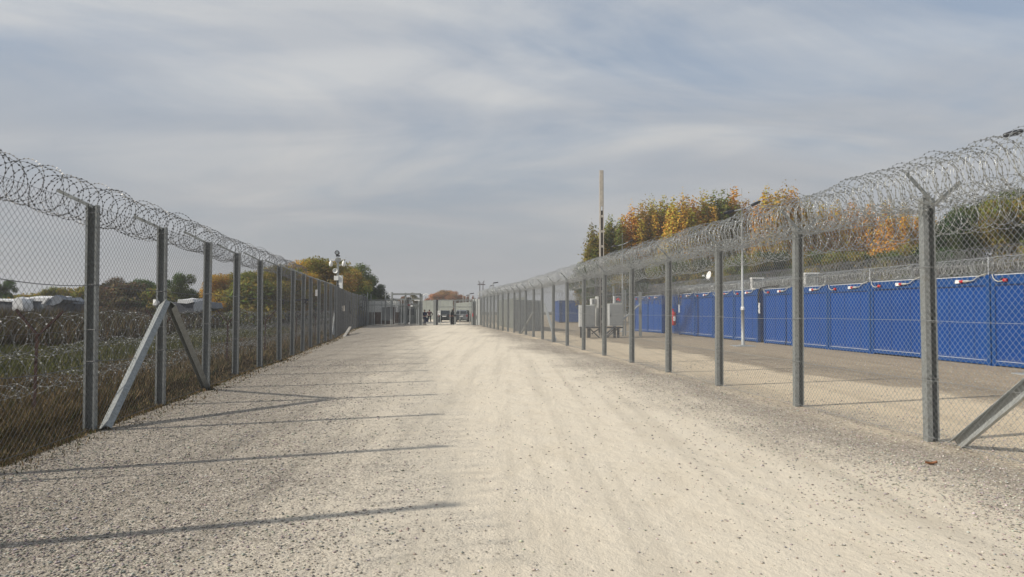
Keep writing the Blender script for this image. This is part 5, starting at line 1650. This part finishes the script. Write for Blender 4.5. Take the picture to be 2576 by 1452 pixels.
# far trees beyond the gate
for i, (px, yt, D_, kd, c_, w_) in enumerate(((1098, 736, 210, 'broad', (0.50, 0.23, 0.09), 1.1), (1118, 731, 215, 'broad', (0.36, 0.22, 0.09), 1.1), (1140, 734, 212, 'broad', (0.38, 0.19, 0.08), 1.1), (1160, 742, 220, 'broad', (0.36, 0.16, 0.07), 0.9),
                                           (1178, 745, 222, 'poplar', (0.27, 0.10, 0.05), 1.4), (1190, 746, 224, 'poplar', (0.27, 0.11, 0.05), 1.4), (1204, 750, 230, 'poplar', (0.25, 0.12, 0.06), 1.4),
                                           (1040, 738, 170, 'broad', (0.15, 0.13, 0.05), 0.7), (1015, 746, 170, 'broad', (0.22, 0.11, 0.05), 0.7), (1072, 756, 200, 'bush', (0.07, 0.08, 0.05), 1.5), (985, 752, 190, 'bush', (0.08, 0.08, 0.04), 1.5), (960, 748, 150, 'bush', (0.09, 0.08, 0.03), 1.2))):
    tree(px, yt, D_, kd, c_, 'hazy autumn tree, %s counted beyond the gate' % ordn[i], 'far trees beyond the gate', w_, ix=i)

# ------------------------------------------------------------------ grass, weeds (stuff)
def fence_x(y):
    ys = np.array([p_[1] for p_ in LP]); xs = np.array([p_[0] for p_ in LP])
    return np.interp(y, ys, xs)


def blades(name, n_, y0, y1, seed):
    rg = np.random.default_rng(seed)
    y = y0 * (y1 / y0) ** rg.random(n_)
    far = np.minimum(0.80 * y + 1.5, 60)
    fx = fence_x(y)
    w_ = np.maximum(far + fx, 1.0)
    off = w_ * rg.random(n_) ** 1.25 - 0.14 * rg.random(n_)
    off = np.where(rg.random(n_) < 0.012, -0.5 * rg.random(n_) ** 2, off)
    x = fx - off
    hN = 0.5 + 0.5 * np.sin(x * 1.3 + 2 * np.sin(y * 0.7)) * np.cos(y * 0.9 + x)
    brown = off < 2.6 + 2.2 * hN
    green = (~brown) & (off < 9.5 + 3.0 * hN)
    tall = ~(brown | green)
    h = np.where(brown, 0.06 + 0.24 * rg.random(n_), np.where(green, 0.10 + 0.16 * rg.random(n_), 0.40 + (0.50 + np.clip((off - 8.0) * 0.09, 0, 0.75)) * rg.random(n_) ** 1.3))
    h *= 0.7 + 0.6 * hN
    h = np.where(off < 0.45, h * (0.22 + 0.9 * np.clip(off, 0, 0.45)) , h)
    wd = np.maximum(0.0035, 0.00065 * y) * (0.7 + 0.9 * rg.random(n_))
    yaw = rg.random(n_) * 6.28
    lean = rg.normal(0, 0.28, (n_, 2)) * h[:, None]
    p_ = np.stack([x, y, np.full(n_, -0.01)], 1)
    dv = np.stack([np.cos(yaw), np.sin(yaw), np.zeros(n_)], 1) * wd[:, None]
    tp = p_ + np.stack([lean[:, 0], lean[:, 1], h], 1)
    md = p_ + np.stack([lean[:, 0] * 0.35, lean[:, 1] * 0.35, h * 0.55], 1)
    V = np.stack([p_ - dv, p_ + dv, md + dv * 0.7, tp, md - dv * 0.7], 1).reshape(-1, 3)
    i = np.arange(n_)[:, None] * 5
    Q = np.concatenate([i + np.array([[0, 1, 2, 4]]), i + np.array([[4, 2, 3, 3]])])
    F = np.concatenate([i + np.array([[0, 1, 2]]), i + np.array([[0, 2, 4]]), i + np.array([[4, 2, 3]])])
    r1 = rg.random(n_)[:, None]
    cb = np.where(r1 < 0.55, np.array([[0.135, 0.100, 0.055]]), np.where(r1 < 0.8, np.array([[0.22, 0.155, 0.08]]), np.array([[0.07, 0.08, 0.028]])))
    cg = np.where(r1 < 0.75, np.array([[0.098, 0.105, 0.034]]), np.array([[0.17, 0.145, 0.065]]))
    ct = np.where(r1 < 0.5, np.array([[0.080, 0.056, 0.034]]), np.where(r1 < 0.8, np.array([[0.075, 0.075, 0.028]]), np.array([[0.15, 0.105, 0.05]])))
    c_ = np.where(brown[:, None], cb, np.where(green[:, None], cg, ct)) * (0.7 + 0.6 * rg.random(n_)[:, None])
    me = fast_mesh(name, V, F, 3, 'blades', np.concatenate([c_, c_, c_]))
    return link(name, me)


o = blades('grass_and_weeds', 420000, 3.5, 75, 11)
tag(o, 'brown and green grass and weeds covering the field left of the fence', 'grass', kind='stuff')

# dry tufts along the right fence foot and litter leaves are few; loose stones on the near gravel
def stones(n_, seed):
    rg = np.random.default_rng(seed)
    y = 3.0 * (24.0 / 3.0) ** rg.random(n_)
    x = (rg.random(n_) * 2 - 1) * (0.72 * y + 0.3)
    u_ = x + 0.1165 * y
    dens = np.interp(u_, [-6, -4.4, -2.6, -1.0, 0.3, 2.2, 3.8, 5.2, 6.3, 8], [1.0, 1.0, 0.9, 0.35, 0.045, 0.035, 0.18, 0.9, 0.7, 0.3])
    cl = 0.5 + 0.5 * np.sin(x * 2.1 + 1.7 * np.sin(y * 1.3)) * np.sin(y * 1.9 + 1.2 * np.sin(x * 2.7))
    dens = np.clip(dens * (0.5 + 0.9 * cl), 0, 1)
    keep = (rg.random(n_) < dens) & (x > fence_x(y) + 0.05)
    x, y = x[keep], y[keep]
    m__ = len(x)
    s_ = (0.0035 + 0.0110 * rg.random(m__) ** 3.4) * (1 + 0.03 * y)
    base = np.array([(1, 0, 0), (-1, 0, 0), (0, 1, 0), (0, -1, 0), (0, 0, 1), (0, 0, -0.6)], float)
    V = base[None] * (0.7 + 0.6 * rg.random((m__, 6, 1)))
    V = V * np.stack([np.ones(m__), 0.6 + 0.5 * rg.random(m__), 0.35 + 0.35 * rg.random(m__)], 1)[:, None, :] * s_[:, None, None]
    a_ = rg.random(m__) * 6.28
    ca, sa = np.cos(a_)[:, None], np.sin(a_)[:, None]
    X, Y = V[:, :, 0] * ca - V[:, :, 1] * sa, V[:, :, 0] * sa + V[:, :, 1] * ca
    V = np.stack([X + x[:, None], Y + y[:, None], V[:, :, 2] + 0.002 + 0.25 * s_[:, None]], 2).reshape(-1, 3)
    tri = np.array([(0, 2, 4), (2, 1, 4), (1, 3, 4), (3, 0, 4), (2, 0, 5), (1, 2, 5), (3, 1, 5), (0, 3, 5)])
    F = (np.arange(m__)[:, None, None] * 6 + tri[None]).reshape(-1, 3)
    r1 = rg.random(m__)
    c_ = np.interp(r1, [0, 0.25, 0.8, 1], [0.20, 0.33, 0.48, 0.70])[:, None] * np.array([[1.0, 0.92, 0.82]])
    c_ *= 0.9 + 0.2 * rg.random((m__, 3))
    c_ *= np.interp(u_[keep], [-5, -2, 0.5], [0.72, 0.82, 1.0])[:, None]
    me = fast_mesh('loose_stones', V, F, 3, 'stones', np.repeat(c_, 8, 0))
    return link('loose_stones', me), m__


o, cnt = stones(260000, 5)
tag(o, 'loose stones strewn over the gravel road', 'stones', kind='stuff')
print('stones', cnt)

# ------------------------------------------------------------------ autumn haze
m = bpy.data.materials.new('haze'); m.use_nodes = True
n, l = m.node_tree.nodes, m.node_tree.links
n.clear()
pv = N(n, 'ShaderNodeVolumePrincipled', ins={'Color': (0.92, 0.94, 0.97, 1), 'Density': 0.0009, 'Anisotropy': 0.2})
mo = N(n, 'ShaderNodeOutputMaterial'); l.new(pv.outputs[0], mo.inputs['Volume'])
MATS['haze'] = m
m_ = MB(); m_.box((0, 290, 9.0), (760, 740, 20.2))
o = m_.build('haze', 'haze')
tag(o, 'thin pale autumn haze over the whole place', 'haze', kind='stuff')
